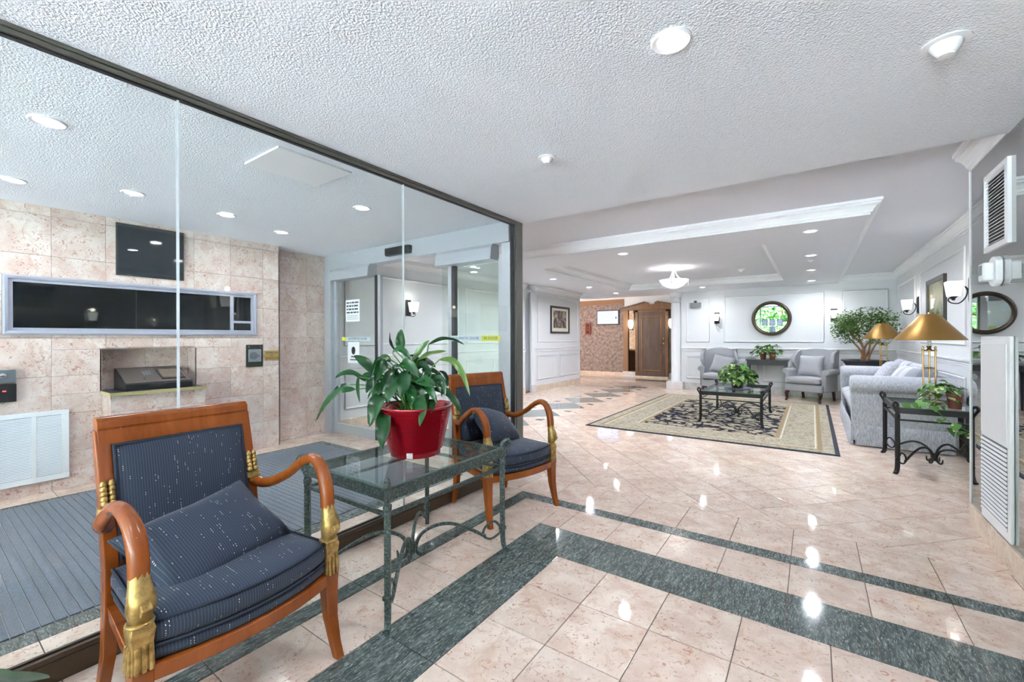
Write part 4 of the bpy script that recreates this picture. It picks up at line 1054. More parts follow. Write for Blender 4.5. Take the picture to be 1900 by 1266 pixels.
pothos('potted_pothos', 'bushy green pothos in a dark pot on the coffee table', (-.95, 7.42, ct_top + .012), [(0, 0, .1, .15, plain('maroon_pot', lin(58, 34, 32), .35))], .24, .24, 190, [LEAF_A, LEAF_A, LEAF_A, LEAF_B], 3, size=1.25)
tr = MB().lathe([(0, 0), (.17, 0), (.19, .012), (.185, .012), (.166, .004), (0, .004)], 32, caps=False).build('saucer', plain('pale_blue_tray', lin(150, 172, 205), .3), None, 40, loc=(-.95, 7.42, ct_top + .001))
tag(tr, 'pale blue saucer under the coffee table plant', 'saucer')
CON_Z = .77
pothos('potted_pothos', 'trailing pothos in two brown pots on the charcoal console table', (-.80, 10.64, CON_Z + .001), [(-.07, 0, .065, .16, TERRA), (.1, 0, .065, .16, TERRA)], .2, .2, 110, [LEAF_A, LEAF_B, LEAF_A], 8, size=1.15, ymax=.12)
ep = pothos('potted_pothos', 'variegated pothos in a brown pot trailing over the near end table', (.93, 5.36, .612), [(.1, .0, .055, .13, TERRA)], .12, .13, 100, [LEAF_B, LEAF_B, LEAF_A], 11, size=.85, low=-.9, off=(-.1, 0, .0))
r2 = random.Random(5)
for i, (dx, dy, dz) in enumerate([(-.17, -.02, .03), (-.24, -.03, .02), (-.3, .02, .03), (-.1, -.08, .05), (-.06, -.12, -.02), (-.01, -.15, -.08), (.03, -.165, -.15), (.08, -.165, -.11), (.12, -.165, -.17), (.16, -.165, -.18), (-.13, .0, .06)]):
    inst('leaf', LEAF_B if i % 2 else LEAF_A, ep, (dx, dy - .02, max(dz, .02) if dy > -.14 else dz), (r2.uniform(-.4, .4), r2.uniform(.2, .9), r2.uniform(-2.4, -.7)), [1.15] * 3)
MB().tube(smooth_path([(.0, -.04, .1), (-.06, -.12, .03), (-.02, -.18, -.04), (.05, -.185, -.11), (.16, -.185, -.17)], 4), .003, 5).build('vine', STEM, ep)

# leaf tips of a floor plant at the lower left edge of the view
fp = thing('floor_plant', 'green leafed floor plant peeking in at the lower left corner', 'plant', (-1.95, -.18, 0))
MB().lathe([(0, 0), (.13, 0), (.17, .26), (.18, .28), (.165, .28), (.155, .25), (0, .25)], 28, caps=False).build('pot', TERRA, fp, 40)
for (b, m_, tp, w) in [((-60, 1262), (20, 1262), (92, 1258), .06), ((-40, 1250), (-5, 1256), (30, 1262), .05)]:
    P_ = [at_depth(u, v, dd) - fp.location for (u, v), dd in zip((b, m_, tp), (1.25, 1.22, 1.2))]
    lf = blade(P_[0], P_[1], P_[2], w, Vector((.2, .2, 1))).build('leaf', LEAF, fp, 60)
    MB().tube(smooth_path([(0, 0, .25), P_[0] * .5 + Vector((0, 0, .2)), P_[0]], 4), .004, 5).build('stalk', STEM, lf)
for i in range(9):
    a = 2.4 + i * .55; B_ = Vector((.14 * math.cos(a), .14 * math.sin(a), .42)); T_ = Vector((.36 * math.cos(a), .36 * math.sin(a), .4 + .1 * math.sin(i * 2)))
    if T_.x > .12 and T_.y > -.1: continue
    lf = blade(B_, (B_ + T_) / 2 + Vector((0, 0, .08)), T_, .08).build('leaf', LEAF, fp, 60)
    MB().tube([(0, 0, .25), B_ * .6 + Vector((0, 0, .12)), B_], .004, 5).build('stalk', STEM, lf)

# bonsai-like fig in the corner
bz = thing('bonsai_fig', 'bonsai fig tree in a dark oval tray in the lounge corner', 'plant', (.78, 10.12, .70))
MB().lathe([(0, 0), (.26, 0), (.32, .1), (.345, .105), (.345, .13), (.3, .13), (.29, .09), (0, .09)], 8, sy=.7, caps=False).build('tray_pot', SLATEWOOD, bz)
MB().lathe([(0, .115), (.29, .11)], 8, sy=.7, caps=False).build('soil', SOIL, bz)
mb = MB(); br = random.Random(9); tips = []
for (x1, z1, x2, z2, x3, z3, y3) in [(-.06, .3, -.2, .5, -.33, .66, .05), (-.02, .35, -.1, .6, -.12, .9, -.05), (.06, .3, .08, .6, .1, .92, .06), (.09, .28, .2, .5, .32, .72, -.05), (.02, .4, .22, .62, .26, .88, .1), (-.04, .4, -.26, .7, -.3, .82, -.1)]:
    mb.tube(smooth_path([(br.uniform(-.05, .05), 0, .1), (x1, 0, z1), (x2, y3 * .5, z2), (x3, y3, z3)], 4), [.024, .022, .02, .018, .016, .015, .014, .012, .011, .01, .009, .007, .005], 7)
    tips += [(x2, y3 * .5, z2 + .05), (x3, y3, z3), ((x2 + x3) / 2, y3, (z2 + z3) / 2 + .1)]
mb.build('trunk', BARK, bz, 60)
mb = MB()
for i in range(3300):
    cx, cy, cz = tips[i % len(tips)]
    p = Vector((cx + br.gauss(0, .11), cy + br.gauss(0, .11), cz + br.gauss(0, .085)))
    if p.z < .42 or p.z > 1.1 or abs(p.x) > .5: continue
    q = Euler((br.uniform(-.8, .8), br.uniform(-.8, .8), br.uniform(0, 6.3))).to_matrix()
    s_ = br.uniform(.02, .036)
    mb.add([p + q @ Vector(v) * s_ for v in ((-1, 0, 0), (0, -.45, .1), (1, 0, -.1), (0, .45, .1))], [(0, 1, 2, 3)])
mb.build('foliage', BONSAIL, bz, kind='stuff')
sg = thing('plant_stand', 'low charcoal stand under the bonsai, mostly hidden behind the sofa', 'stand', (.78, 10.12, 0))
MB().box(-.32, .32, -.26, .26, .66, .70).build('stand_top', SLATEWOOD, sg, bevel=.004)
for sx in (-1, 1):
    for sy in (-1, 1): MB().box(sx * .28 - .02, sx * .28 + .02, sy * .22 - .02, sy * .22 + .02, 0, .66).build('leg', SLATEWOOD, sg)

# ---------------------------------------------------------------- rug
def rug_mat():
    m = M('rug_field'); x, y, z = m.sep(m.coord())
    hx_, hy_ = (RUG[1] - RUG[0]) / 2, (RUG[3] - RUG[2]) / 2
    ex = m.math('SUBTRACT', hx_, m.math('ABSOLUTE', x)); ey = m.math('SUBTRACT', hy_, m.math('ABSOLUTE', y))
    e = m.math('MINIMUM', ex, ey)
    v = m.coord()
    vd = m.n('ShaderNodeVectorMath', {0: v, 1: m.n('ShaderNodeVectorMath', {0: m.noise(v, 5, 3, out='Color'), 1: (.35, .35, 0)}, operation='MULTIPLY').outputs[0]}, operation='ADD').outputs[0]
    vine = m.ramp(m.voro(vd, 5.2, 'DISTANCE_TO_EDGE'), [(.1, (1, 1, 1)), (.125, (0, 0, 0))])
    leafs = m.ramp(m.noise(v, 16, 3, .6, 1.5), [(.60, (0, 0, 0)), (.63, (1, 1, 1))])
    ink = m.math('MAXIMUM', m.math('MULTIPLY', vine, m.ramp(m.noise(v, 9, 2), [(.34, (0, 0, 0)), (.40, (1, 1, 1))])), m.math('MULTIPLY', leafs, .9))
    tan = m.mix(m.noise(v, 14, 4), lin(150, 139, 120), lin(184, 174, 155))
    field = m.mix(ink, tan, lin(34, 36, 48))
    fl = m.ramp(m.noise(v, 24, 4, .6, 1.2), [(.52, (0, 0, 0)), (.6, (1, 1, 1))])
    border = m.mix(m.math('MULTIPLY', fl, .8), m.mix(m.noise(v, 8, 2), lin(150, 142, 126), lin(182, 174, 158)), lin(112, 98, 82))
    c = m.mix(m.math('GREATER_THAN', e, .62), border, field)
    stripe = lambda a, w: m.math('COMPARE', e, a, w)
    c = m.mix(stripe(.60, .022), c, lin(150, 132, 104)); c = m.mix(stripe(.17, .022), c, lin(146, 128, 100)); c = m.mix(stripe(.56, .008), c, lin(200, 192, 176))
    c = m.mix(stripe(.21, .008), c, lin(200, 192, 176))
    m.p(Base_Color=c, Roughness=.95, Specular_IOR_Level=.1).bump(m.noise(v, 300, 2), .3, .004); return m.m
rg = thing('area_rug', 'beige patterned rug with navy vine field and dark binding under the coffee table', 'rug', ((RUG[0] + RUG[1]) / 2, (RUG[2] + RUG[3]) / 2, 0))
rx, ry = (RUG[1] - RUG[0]) / 2, (RUG[3] - RUG[2]) / 2
MB().box(-rx + .04, rx - .04, -ry + .04, ry - .04, .001, .0105).build('pile', rug_mat(), rg)
MB().sweep([(-rx + .042, -ry + .042), (rx - .042, -ry + .042), (rx - .042, ry - .042), (-rx + .042, ry - .042)], [(0, .001), (.042, .001), (.042, .008), (.03, .011), (0, .011)], True).build('binding', plain('navy_binding', lin(34, 40, 54), .9), rg)

# ---------------------------------------------------------------- sofa
so = thing('sofa', 'blue grey skirted sofa with rolled arms along the panelled wall', 'sofa', (.80, 7.46, 0))
L2_ = 1.16
MB().box(-.36, .44, -L2_ + .08, L2_ - .08, .05, .36).build('base', SOFAC, so, bevel=.02)
def roll_arm(s):
    y0 = s * (L2_ - .13)
    sec = []
    for a in range(0, 271, 18):
        th = R(a - 45) if False else R(a)
        sec.append((y0 + s * (.105 * math.cos(th - R(60))), .685 + .115 * math.sin(th - R(60))))
    body = [(y0 - s * .10, .06), (y0 + s * .10, .06), (y0 + s * .10, .62)]
    top = [(y0 + s * .14 * math.cos(R(a)), .69 + .115 * math.sin(R(a))) for a in range(-30, 211, 15)]
    poly = body + top + [(y0 - s * .10, .6)]
    xs_ = [-.44, -.425, -.39, .40, .43]
    sc_ = [.82, .95, 1, 1, .96]
    mb = MB(); n = len(poly); vs = []
    for x, k_ in zip(xs_, sc_):
        for (yy, zz) in poly: vs.append((x + (.02 if zz < .5 else 0), y0 + (yy - y0) * k_, .69 + (zz - .69) * (k_ if zz > .55 else 1)))
    mb.add(vs, [tuple(range(n)), tuple((len(xs_) - 1) * n + i for i in range(n))[::-1]] + [(i * n + a, i * n + (a + 1) % n, (i + 1) * n + (a + 1) % n, (i + 1) * n + a) for i in range(len(xs_) - 1) for a in range(n)])
    return mb.build('arm', SOFAC, so, 40)
roll_arm(-1); roll_arm(1)
def skirt(path, name='skirt'):
    mb = MB(); pts = densify(path, .02)[:-1]; vs = []
    for z_, fl_ in ((.245, 0), (.24, .006), (.13, .012), (.012, .02)):
        for i, p in enumerate(pts):
            d = Vector(pts[min(i + 1, len(pts) - 1)]) - Vector(pts[max(i - 1, 0)]); nrm_ = Vector((d.y, -d.x)).normalized()
            w_ = .006 * math.sin(i * .55) * (1 if z_ < .2 else 0)
            q = Vector(p) + nrm_ * (fl_ + w_); vs.append((q.x, q.y, z_))
    n = len(pts); mb.add(vs, [(r_ * n + i, r_ * n + i + 1, (r_ + 1) * n + i + 1, (r_ + 1) * n + i) for r_ in range(3) for i in range(n - 1)])
    return mb.build(name, SOFAC, so, 50)
ye = L2_ - .025
def seg(a, b): return [a, b, b]
skirt([(-.43, ye - .03), (-.43, .01), (-.43, .01)]); skirt([(-.43, -.01), (-.43, -ye + .03), (-.43, -ye + .03)])
skirt([(-.40, -ye), (.42, -ye), (.42, -ye)]); skirt([(.42, ye), (-.40, ye), (-.40, ye)])
def scush(w, d, h, loc, rot, mat, name):
    return MB().pillow(w, d, h, 14, .4, h * .22, None, .02).build(name, mat, so, 60, loc=loc, rot=rot)
for i in (-1, 0, 1): scush(.66, .60, .17, (-.10, i * .605, .43), (0, 0, 0), SOFAC, 'seat_cushion')
MB().box(.30, .46, -L2_ + .2, L2_ - .2, .1, .80).build('back', SOFAC, so, bevel=.05)
for i in (-1, 0, 1): scush(.46, .60, .22, (.20, i * .605, .70), (0, R(-72), 0), STRIPEC if i == 0 else SOFAC2, 'back_cushion')
for y_, lb in ((-.72, 'striped pale pillow piled nearest the brass lamp on the sofa'), (.45, 'pale grey pillow farther along the sofa')):
    o = MB().pillow(.42, .46, .2, 14, .55, .008, None, .1).build('sofa_pillow', STRIPEC if y_ < 0 else SOFAC2, None, 60); o.location = (.80 + .06, 7.46 + y_, .72); o.rotation_euler = (0, R(-58), R(8)); tag(o, lb, 'pillow', 'loose pillows on the sofa')

# ---------------------------------------------------------------- wing chairs
def make_wing(label):
    t = thing('wing_chair', label, 'armchair', group='grey wing chairs at the panelled wall')
    MB().box(-.31, .31, -.33, .26, .19, .335).build('seat_base', WINGC, t, bevel=.02)
    MB().pillow(.56, .6, .15, 14, .3, .04, None, .0).build('seat_cushion', WINGC, t, 60, loc=(0, -.06, .41))
    # camel back
    def bk(u, v, off):
        x = (u - .5) * .58; top = 1.02 - .055 * (2 * abs(u - .5)) ** 2; z_ = .36 + v * (top - .36)
        return (x, .20 + (z_ - .36) * .16 + off - .03 * math.cos((u - .5) * math.pi) * (.5 if off < 0 else 0), z_)
    mb = MB(); mb.grid(lambda u, v: bk(u, v, -.055), 15, 8); mb.grid(lambda u, v: bk(u, v, .05), 15, 8)
    n = 15 * 8; o1 = 0
    ringi = [i * 8 for i in range(15)] + [14 * 8 + j for j in range(1, 8)] + [i * 8 + 7 for i in range(13, -1, -1)] + [j for j in range(6, 0, -1)]
    for a, b in zip(ringi, ringi[1:] + ringi[:1]): mb.f.append((a, b, n + b, n + a))
    mb.build('backrest', WINGC, t, 50, bevel=.012)
    for s in (-1, 1):
        poly = [(.26, .5), (.30, 1.0), (.22, .995), (.09, .94), (.02, .86), (.0, .74), (.06, .64), (.05, .5)]
        mb = MB(); mb.prism(poly, s * .275, s * .335, lambda a, b, h: (h + s * .02 * (1 - min(1, abs(a - .28) * 3)) * 0 + s * (.03 if a < .05 else 0), a, b)); mb.build('wing', WINGC, t, 40, bevel=.018)
        sec = [(s * .27, .2), (s * .345, .2), (s * .345, .52)] + [(s * .33 + s * .062 * math.cos(R(a)), .575 + .062 * math.sin(R(a))) for a in range(-60, 211, 20)] + [(s * .27, .53)]
        MB().prism(sec, -.25, .2, lambda a, b, h: (a, h, b)).build('arm', WINGC, t, 40, bevel=.012)
        MB().tube(smooth_path([(s * .27, -.29, .20), (s * .285, -.315, .14), (s * .275, -.30, .07), (s * .28, -.32, .02), (s * .285, -.335, .006)], 3), [.032, .034, .033, .03, .026, .022, .018, .017, .017, .019, .022, .022, .02], 8).build('front_leg', MAHOG, t, 50)
        mb = MB(); taper_post(mb, [(s * .26, .27, 0, .034, .034), (s * .26, .23, .2, .04, .04)]); mb.build('back_leg', MAHOG, t)
    return t
wr = make_wing('grey linen wing chair right of the charcoal console table'); wr.location = (-.02, 10.34, 0); wr.rotation_euler = (0, 0, R(-24)); wr.scale = (1.06, 1.06, 1.0)
wl2 = copy_thing(wr, (-1.70, 10.42, 0), R(7), 'grey linen wing chair left of the charcoal console table')
def grey_pillow(label, mtx):
    o = MB().pillow(.44, .42, .14, 14, .55, .006, None, .1).build('throw_pillow', WINGC, None, 60); o.matrix_world = mtx; return tag(o, label, 'pillow', 'square grey pillows on the wing chairs')
grey_pillow('square grey pillow on the right wing chair', Matrix.Translation((-.03, 10.30, .68)) @ Euler((R(72), R(0), R(-24))).to_matrix().to_4x4())
grey_pillow('tilted grey pillow on the left wing chair', Matrix.Translation((-1.62, 10.38, .66)) @ Euler((R(72), R(0), R(7))).to_matrix().to_4x4() @ Matrix.Rotation(R(-14), 4, 'Z'))

# console table
cs = thing('console_table', 'charcoal wooden console table between the wing chairs', 'table', (-.80, 10.70, 0))
MB().box(-.40, .40, -.17, .17, CON_Z - .022, CON_Z).build('table_top', SLATEWOOD, cs, bevel=.004)
MB().box(-.37, .37, -.15, .15, CON_Z - .11, CON_Z - .022).build('apron', SLATEWOOD, cs, bevel=.004)
for sx in (-1, 1):
    for sy in (-1, 1):
        mb = MB(); taper_post(mb, [(sx * .345, sy * .125, 0, .026, .026), (sx * .345, sy * .125, .64, .045, .045), (sx * .345, sy * .125, CON_Z - .03, .05, .05)]); mb.build('leg', SLATEWOOD, cs)

# ---------------------------------------------------------------- brass table lamps
def make_lamp(label):
    t = thing('table_lamp', label, 'lamp', group='brass column table lamps')
    MB().lathe([(0, 0), (.085, 0), (.085, .012), (.075, .02), (.0, .022)], 28, caps=False).build('base', BRASS, t, 40)
    for i in range(3):
        a = R(200 + 120 * i); x, y = .05 * math.cos(a), .05 * math.sin(a)
        MB().lathe([(.0075, .018), (.0075, .50), (.012, .502), (.012, .512), (.006, .518), (.011, .53), (.009, .542), (.0, .548)], 12, (x, y, 0), caps=False).build('column', BRASS, t, 40)
    for z_ in (.16, .335, .505):
        mb = MB()
        for i in range(3): 
            a = R(200 + 120 * i); mb.tube([(.05 * math.cos(a), .05 * math.sin(a), z_), (0, 0, z_)], .0065, 8)
        mb.build('cross_bar', BRASS, t, 50)
    MB().lathe([(.02, .50), (.022, .512), (.014, .525), (.02, .54), (.024, .548)], 16).build('socket_cup', BRASS, t, 40)
    MB().lathe([(.016, .545), (.016, .70)], 14).build('candle_sleeve', PLASTIC, t, 40)
    sh = MB().lathe([(.262, .605), (.262, .612), (.068, .855), (.064, .855), (.256, .606)], 40, caps=False).build('lamp_shade', SHADEBRASS, t, 50)
    MB().tube([(0, 0, .69), (0, 0, .87)], .004, 6).lathe([(.012, .86), (.008, .872), (.0, .88)], 10, caps=False).tube([(-.064, 0, .853), (.064, 0, .853)], .003, 6).build('finial', BRASS, sh, 40)
    return t
la = make_lamp('brass column lamp with wide conical shade on the near end table'); la.location = (.925, 5.72, .611)
copy_thing(la, (.93, 9.12, .611), R(20), 'smaller looking brass lamp beyond the sofa, in front of the bonsai')

# ---------------------------------------------------------------- wall sconces
def make_sconce(label):
    """built on a wall whose normal is local +x, origin at the wall, at shade-centre height"""
    t = thing('wall_sconce', label, 'sconce', group='frosted glass wall sconces')
    MB().box(0, .01, -.055, .055, -.13, .13).box(.01, .018, -.03, .03, -.11, .11).build('backplate', IRON, t, bevel=.003)
    MB().tube(smooth_path([(.02, 0, -.01), (.045, 0, .03), (.028, 0, -.02), (.045, 0, -.09), (.09, 0, -.14), (.145, 0, -.135), (.17, 0, -.105), (.155, 0, -.085), (.14, 0, -.1)], 4), .006, 6).build('scroll_arm', IRON, t, 50)
    MB().lathe([(.033, -.075), (.038, -.066), (.016, -.088), (.01, -.11)], 4, (.13, 0, 0)).build('shade_holder', IRON, t)
    w0, w1 = .045, .063
    vs = []
    for k_, z_ in ((w0, -.068), (w1, .085), (w1 - .005, .085), (w0 - .005, -.062)):
        vs += [(.13 + a * k_, b * k_, z_) for a, b in ((-1, -1), (1, -1), (1, 1), (-1, 1))]
    MB().add(vs, [(i * 4 + a, i * 4 + (a + 1) % 4, i * 4 + 4 + (a + 1) % 4, i * 4 + 4 + a) for i in range(3) for a in range(4)] + [(0, 1, 2, 3), (12, 13, 14, 15)]).build('glass_shade', SHADE, t, bevel=.006)
    lamp('bulb', 'POINT', (.13, 0, .13), P_SCONCE, t, .03, col=(1, .93, .82))
    return t
s0 = make_sconce('wall sconce right of the framed picture, nearest the mirrored corner'); s0.location = (XS, 6.28, 1.735); s0.rotation_euler = (0, 0, R(180))
copy_thing(s0, (XS, 8.96, 1.735), R(180), 'wall sconce on the sofa wall behind the lamps, left of the framed picture')
copy_thing(s0, (-1.82, YB, 1.70), R(-90), 'wall sconce left of the round mirror')
copy_thing(s0, (.36, YB, 1.70), R(-90), 'wall sconce right of the round mirror, beside the bonsai')
copy_thing(s0, (XL, 4.70, 1.74), 0, 'wall sconce seen through the open sliding doors')
copy_thing(s0, (XM - .006, 2.1, 1.68), R(180), 'wall sconce on the mirrored wall outside the right edge, seen only reflected')

# ---------------------------------------------------------------- chandelier
cd = thing('semi_flush_light', 'white bowl ceiling light hanging in the tray ceiling', 'ceiling light', (-2.0, 7.85, Z_HIGH))
MB().lathe([(.0, 0), (.1, 0), (.095, -.015), (.03, -.03), (.0, -.03)], 28, caps=False).build('canopy', PLASTIC, cd, 40)
MB().tube([(0, 0, -.02), (0, 0, -.2)], .008, 8).build('stem', PLASTIC, cd, 40)
for i in range(3):
    a = R(35 + 120 * i); c_, s_ = math.cos(a), math.sin(a)
    MB().tube(smooth_path([(c_ * .03, s_ * .03, -.03), (c_ * .04, s_ * .04, -.1), (c_ * .09, s_ * .09, -.17), (c_ * .2, s_ * .2, -.215), (c_ * .255, s_ * .255, -.22)], 4), .009, 8).build('arm', PLASTIC, cd, 50)
    MB().tube([(c_ * .255, s_ * .255, -.20), (c_ * .255, s_ * .255, -.30)], .01, 10).build('rod', PLASTIC, cd, 40)
MB().lathe([(.245, -.215), (.235, -.235), (.2, -.275), (.14, -.325), (.07, -.358), (.0, -.368), (.0, -.362), (.07, -.35), (.135, -.317), (.195, -.268), (.24, -.215)], 40, caps=False).build('glass_bowl', BOWL, cd, 60)
lamp('bulb', 'POINT', (0, 0, -.16), P_CHAND, cd, .06, col=(1, .97, .93))

# ---------------------------------------------------------------- recessed downlights
DL_TRIM = MB().lathe([(.072, 0), (.072, -.004), (.066, -.008), (.05, -.003), (.049, .0)], 32, caps=False).mesh('trim_ring', 40); DL_TRIM.materials.append(PLASTIC)
DL_LENS = MB().lathe([(.0, -.0025), (.05, -.0025), (.05, .0)], 32, caps=False).mesh('lens'); DL_LENS.materials.append(LENS)
def downlight(x, y, z_, label, power=1.0, grp='recessed ceiling downlights'):
    t = thing('recessed_downlight', label, 'downlight', (x, y, z_ - .0005), group=grp)
    inst('trim_ring', DL_TRIM, t); inst('lens', DL_LENS, t)
    lamp('lamp', 'AREA', (0, 0, -.012), P_DOWN * power, t, .09, spread=R(165))
downlight(-.424, 1.635, Z_LOW, 'large bright recessed downlight in the foyer ceiling nearest the camera', 1.3)
downlight(-.424, -.9, Z_LOW, 'added recessed foyer downlight just behind the camera, out of view', 1.4)  # added lamp behind the view, brightens the foyer
downlight(-.424, -3.3, Z_LOW, 'added recessed foyer downlight nearest the street window, out of view', .8)  # second added lamp out of view, evens the light in the deeper foyer
for (x, y), l in zip([(-3.135, .433), (-4.467, .45), (-4.15, 1.01), (-4.226, 1.663), (-4.451, 2.259), (-3.085, 2.231)],
                     ['nearest the glass at the left edge', 'at the far left edge over the guard window', 'over the dark screen', 'between the dark screen and the corner', 'nearest the stone wall corner', 'right of the ceiling hatch']):
    downlight(x, y, Z_LOW, 'vestibule downlight ' + l, .4)
for y, l in zip([5.44, 7.05, 8.59, 10.2], ['nearest of the right hand row', 'second of the right hand row', 'third of the right hand row', 'last of the right hand row, above the mirror']):
    downlight(-.015, y, 2.352, 'lounge downlight, ' + l, 1.75 if y < 10 else 1.1)
for y, l in zip([5.45, 7.02, 8.59, 10.14], ['first of the left hand row', 'second of the left hand row, above the framed print', 'third of the left hand row', 'last of the left hand row, before the corridor']):
    downlight(-3.965, y, 2.352, 'lounge downlight, ' + l, 1.75 if y < 10 else 1.1)
downlight(-2.03, 5.45, 2.352, 'lounge downlight centred before the tray ceiling', 1.75); downlight(-1.97, 10.09, 2.352, 'lounge downlight centred behind the tray ceiling', 1.1)
downlight(-5.2, 12.4, 2.66, 'added corridor downlight hidden beyond the beam', .3)  # unseen lamp, added to light the corridor

def escutcheon(x, y, z_, k_, label, cat='sprinkler', name='ceiling_sprinkler'):
    t = thing(name, label, cat, (x, y, z_))
    MB().lathe([(.075 * k_, 0), (.074 * k_, -.004), (.055 * k_, -.006), (.0, -.006)], 28, caps=False).build('ring', PLASTIC, t, 40)
    MB().lathe([(.05 * k_, -.004), (.05 * k_, -.012), (.028 * k_, -.045 * k_), (.0, -.046 * k_)], 28, caps=False).build('body', PLASTIC, t, 40)
    MB().lathe([(.027 * k_, -.0445 * k_), (.025 * k_, -.052 * k_), (.0, -.053 * k_)], 24, caps=False).build('cap', TRIM, t, 40)
escutcheon(-1.318, 2.263, Z_LOW, .72, 'small white ceiling sprinkler in mid foyer ceiling')
escutcheon(.411, 2.243, Z_LOW, .95, 'round white ceiling detector near the upper right corner', 'detector', 'ceiling_detector')
escutcheon(-1.06, 8.75, Z_HIGH, .9, 'white smoke detector inside the tray ceiling', 'detector', 'smoke_detector')
escutcheon(-.015, 7.5, 2.352, .6, 'white sprinkler head in the right hand row of lounge downlights', 'sprinkler')
hatch = MB().box(-.205, .205, -.237, .237, -.012, 0).build('ceiling_hatch', TRIM, None, loc=(-2.675, 1.472, Z_LOW), bevel=.002); tag(hatch, 'flat white access hatch on the vestibule ceiling', 'hatch')

# ---------------------------------------------------------------- pictures and mirror
def print_mat():
    m = M('sepia_print'); v = m.coord(); n = m.noise(v, 6, 5, .7, .8)
    m.p(Base_Color=m.ramp(n, [(.35, lin(40, 36, 34)), (.5, lin(96, 84, 78)), (.62, lin(178, 164, 156)), (.72, lin(226, 218, 208))]), Roughness=.4); return m.m
pc = thing('framed_print', 'black framed sepia print with cream mount on the left wall', 'picture', (XL, 9.755, 1.71))
MB().sweep([(-.49, -.345), (.49, -.345), (.49, .345), (-.49, .345)], [(0, .0), (0, .03), (-.05, .024), (-.05, 0)], True, lambda a, b, h: (h, a, b)).build('frame', DARK, pc)
MB().box(.004, .01, -.45, .45, -.305, .305).build('mount', plain('cream_mount', lin(226, 224, 210), .6), pc)
MB().box(.01, .012, -.35, .33, -.205, .235).build('print', print_mat(), pc)
pc = thing('framed_picture', 'framed glazed picture on the sofa wall between the two sconces', 'picture', (XS, 7.73, 1.715))
MB().sweep([(-.48, -.30), (.48, -.30), (.48, .30), (-.48, .30)], [(0, 0), (0, .035), (-.055, .028), (-.055, 0)], True, lambda a, b, h: (-h, a, b)).build('frame', plain('pewter_frame', lin(84, 80, 76), .35, .4), pc)
def art():
    m = M('pale_landscape'); x, y, z_ = m.sep(m.coord())
    g = m.ramp(m.math('ADD', m.math('MULTIPLY', z_, 1.6), m.math('MULTIPLY', m.noise(m.coord(), 6, 4), .8)), [(.1, lin(120, 124, 96)), (.4, lin(188, 180, 140)), (.6, lin(206, 196, 150)), (.8, lin(170, 168, 140))])
    m.p(Base_Color=g, Roughness=.06); return m.m
MB().box(-.012, -.004, -.43, .43, -.25, .25).build('canvas', art(), pc)
rm = thing('round_mirror', 'round mirror in a ribbed bronze frame over the console table', 'mirror', (-.735, YB, 1.66))
tilt = R(1.05)
q = MB().lathe([(.30, .0), (.30, .03), (.308, .036), (.315, .03), (.328, .034), (.34, .05), (.355, .048), (.372, .03), (.378, 0)], 56, (0, 0, 0), 'y', caps=False).build('frame', plain('bronze_frame', lin(92, 80, 70), .35, .6), rm, 40, loc=(0, -.03, 0), rot=(tilt, 0, 0))
MB().lathe([(0, 0), (.302, 0), (.302, .008), (.0, .008)], 56, (0, 0, 0), 'y', caps=False).build('mirror_glass', MIRROR, rm, 20, loc=(0, -.045, 0), rot=(tilt, 0, 0))

# ---------------------------------------------------------------- fittings on the mirrored wall
vt = thing('wall_vent', 'white louvred vent high on the mirrored wall', 'vent', (XM - .006, 3.585, 1.98))
MB().sweep([(-.195, -.23), (.195, -.23), (.195, .23), (-.195, .23)], [(0, 0), (0, .016), (-.03, .02), (-.035, .008), (-.035, 0)], True, lambda a, b, h: (-h, a, b)).build('frame', PLASTIC, vt)
MB().box(-.003, 0, -.165, .165, -.2, .2).build('backing', DARK, vt)
slat = MB().obox((-.008, 0, 0), (.016, .33, .003), Matrix.Rotation(R(-35), 3, 'Y')).mesh('slat'); slat.materials.append(PLASTIC)
for k in range(20): inst('slat', slat, vt, (0, 0, -.185 + k * .0195))
th = thing('thermostat', 'white thermostat with grey display under the vent', 'thermostat', (XM - .006, 3.575, 1.62))
MB().prism([(.075 * math.cos(a) + .0, .085 * math.sin(a)) for a in [R(x) for x in range(0, 360, 20)]], 0, -.03, lambda a, b, h: (h, max(-.066, min(.066, a * 1.2)), b)).build('backplate', PLASTIC, th, bevel=.006)
MB().box(-.075, -.03, -.04, .05, -.055, .05).build('housing', PLASTIC, th, bevel=.01)
MB().box(-.079, -.074, -.025, .03, -.02, .035).build('display', plain('grey_display', lin(128, 132, 136), .3), th)
ph = thing('wall_heater_panel', 'tall white panel with louvred lower half on the mirrored wall', 'wall panel', (XM - .006, 3.602, .15))
MB().box(-.016, 0, -.24, .238, 0, 1.10).build('cover', PLASTIC, ph, bevel=.004)
MB().box(-.021, -.016, -.2, .222, .52, 1.06).build('door', PLASTIC, ph, bevel=.002)
MB().box(-.0168, -.016, -.2, .222, .05, .5).build('louvre_shade_plate', plain('louvre_shade_grey', lin(120, 124, 132), .7), ph)  # grey plate painted in as the shade between the louvres
lv = MB().prism([(0, 0), (-.006, -.001), (-.007, .001), (-.001, .012)], -.2, .222, lambda a, b, h: (a, h, b)).mesh('louvre'); lv.materials.append(PLASTIC)
for k in range(18): inst('louvre', lv, ph, (-.0168, 0, .055 + k * .0248))

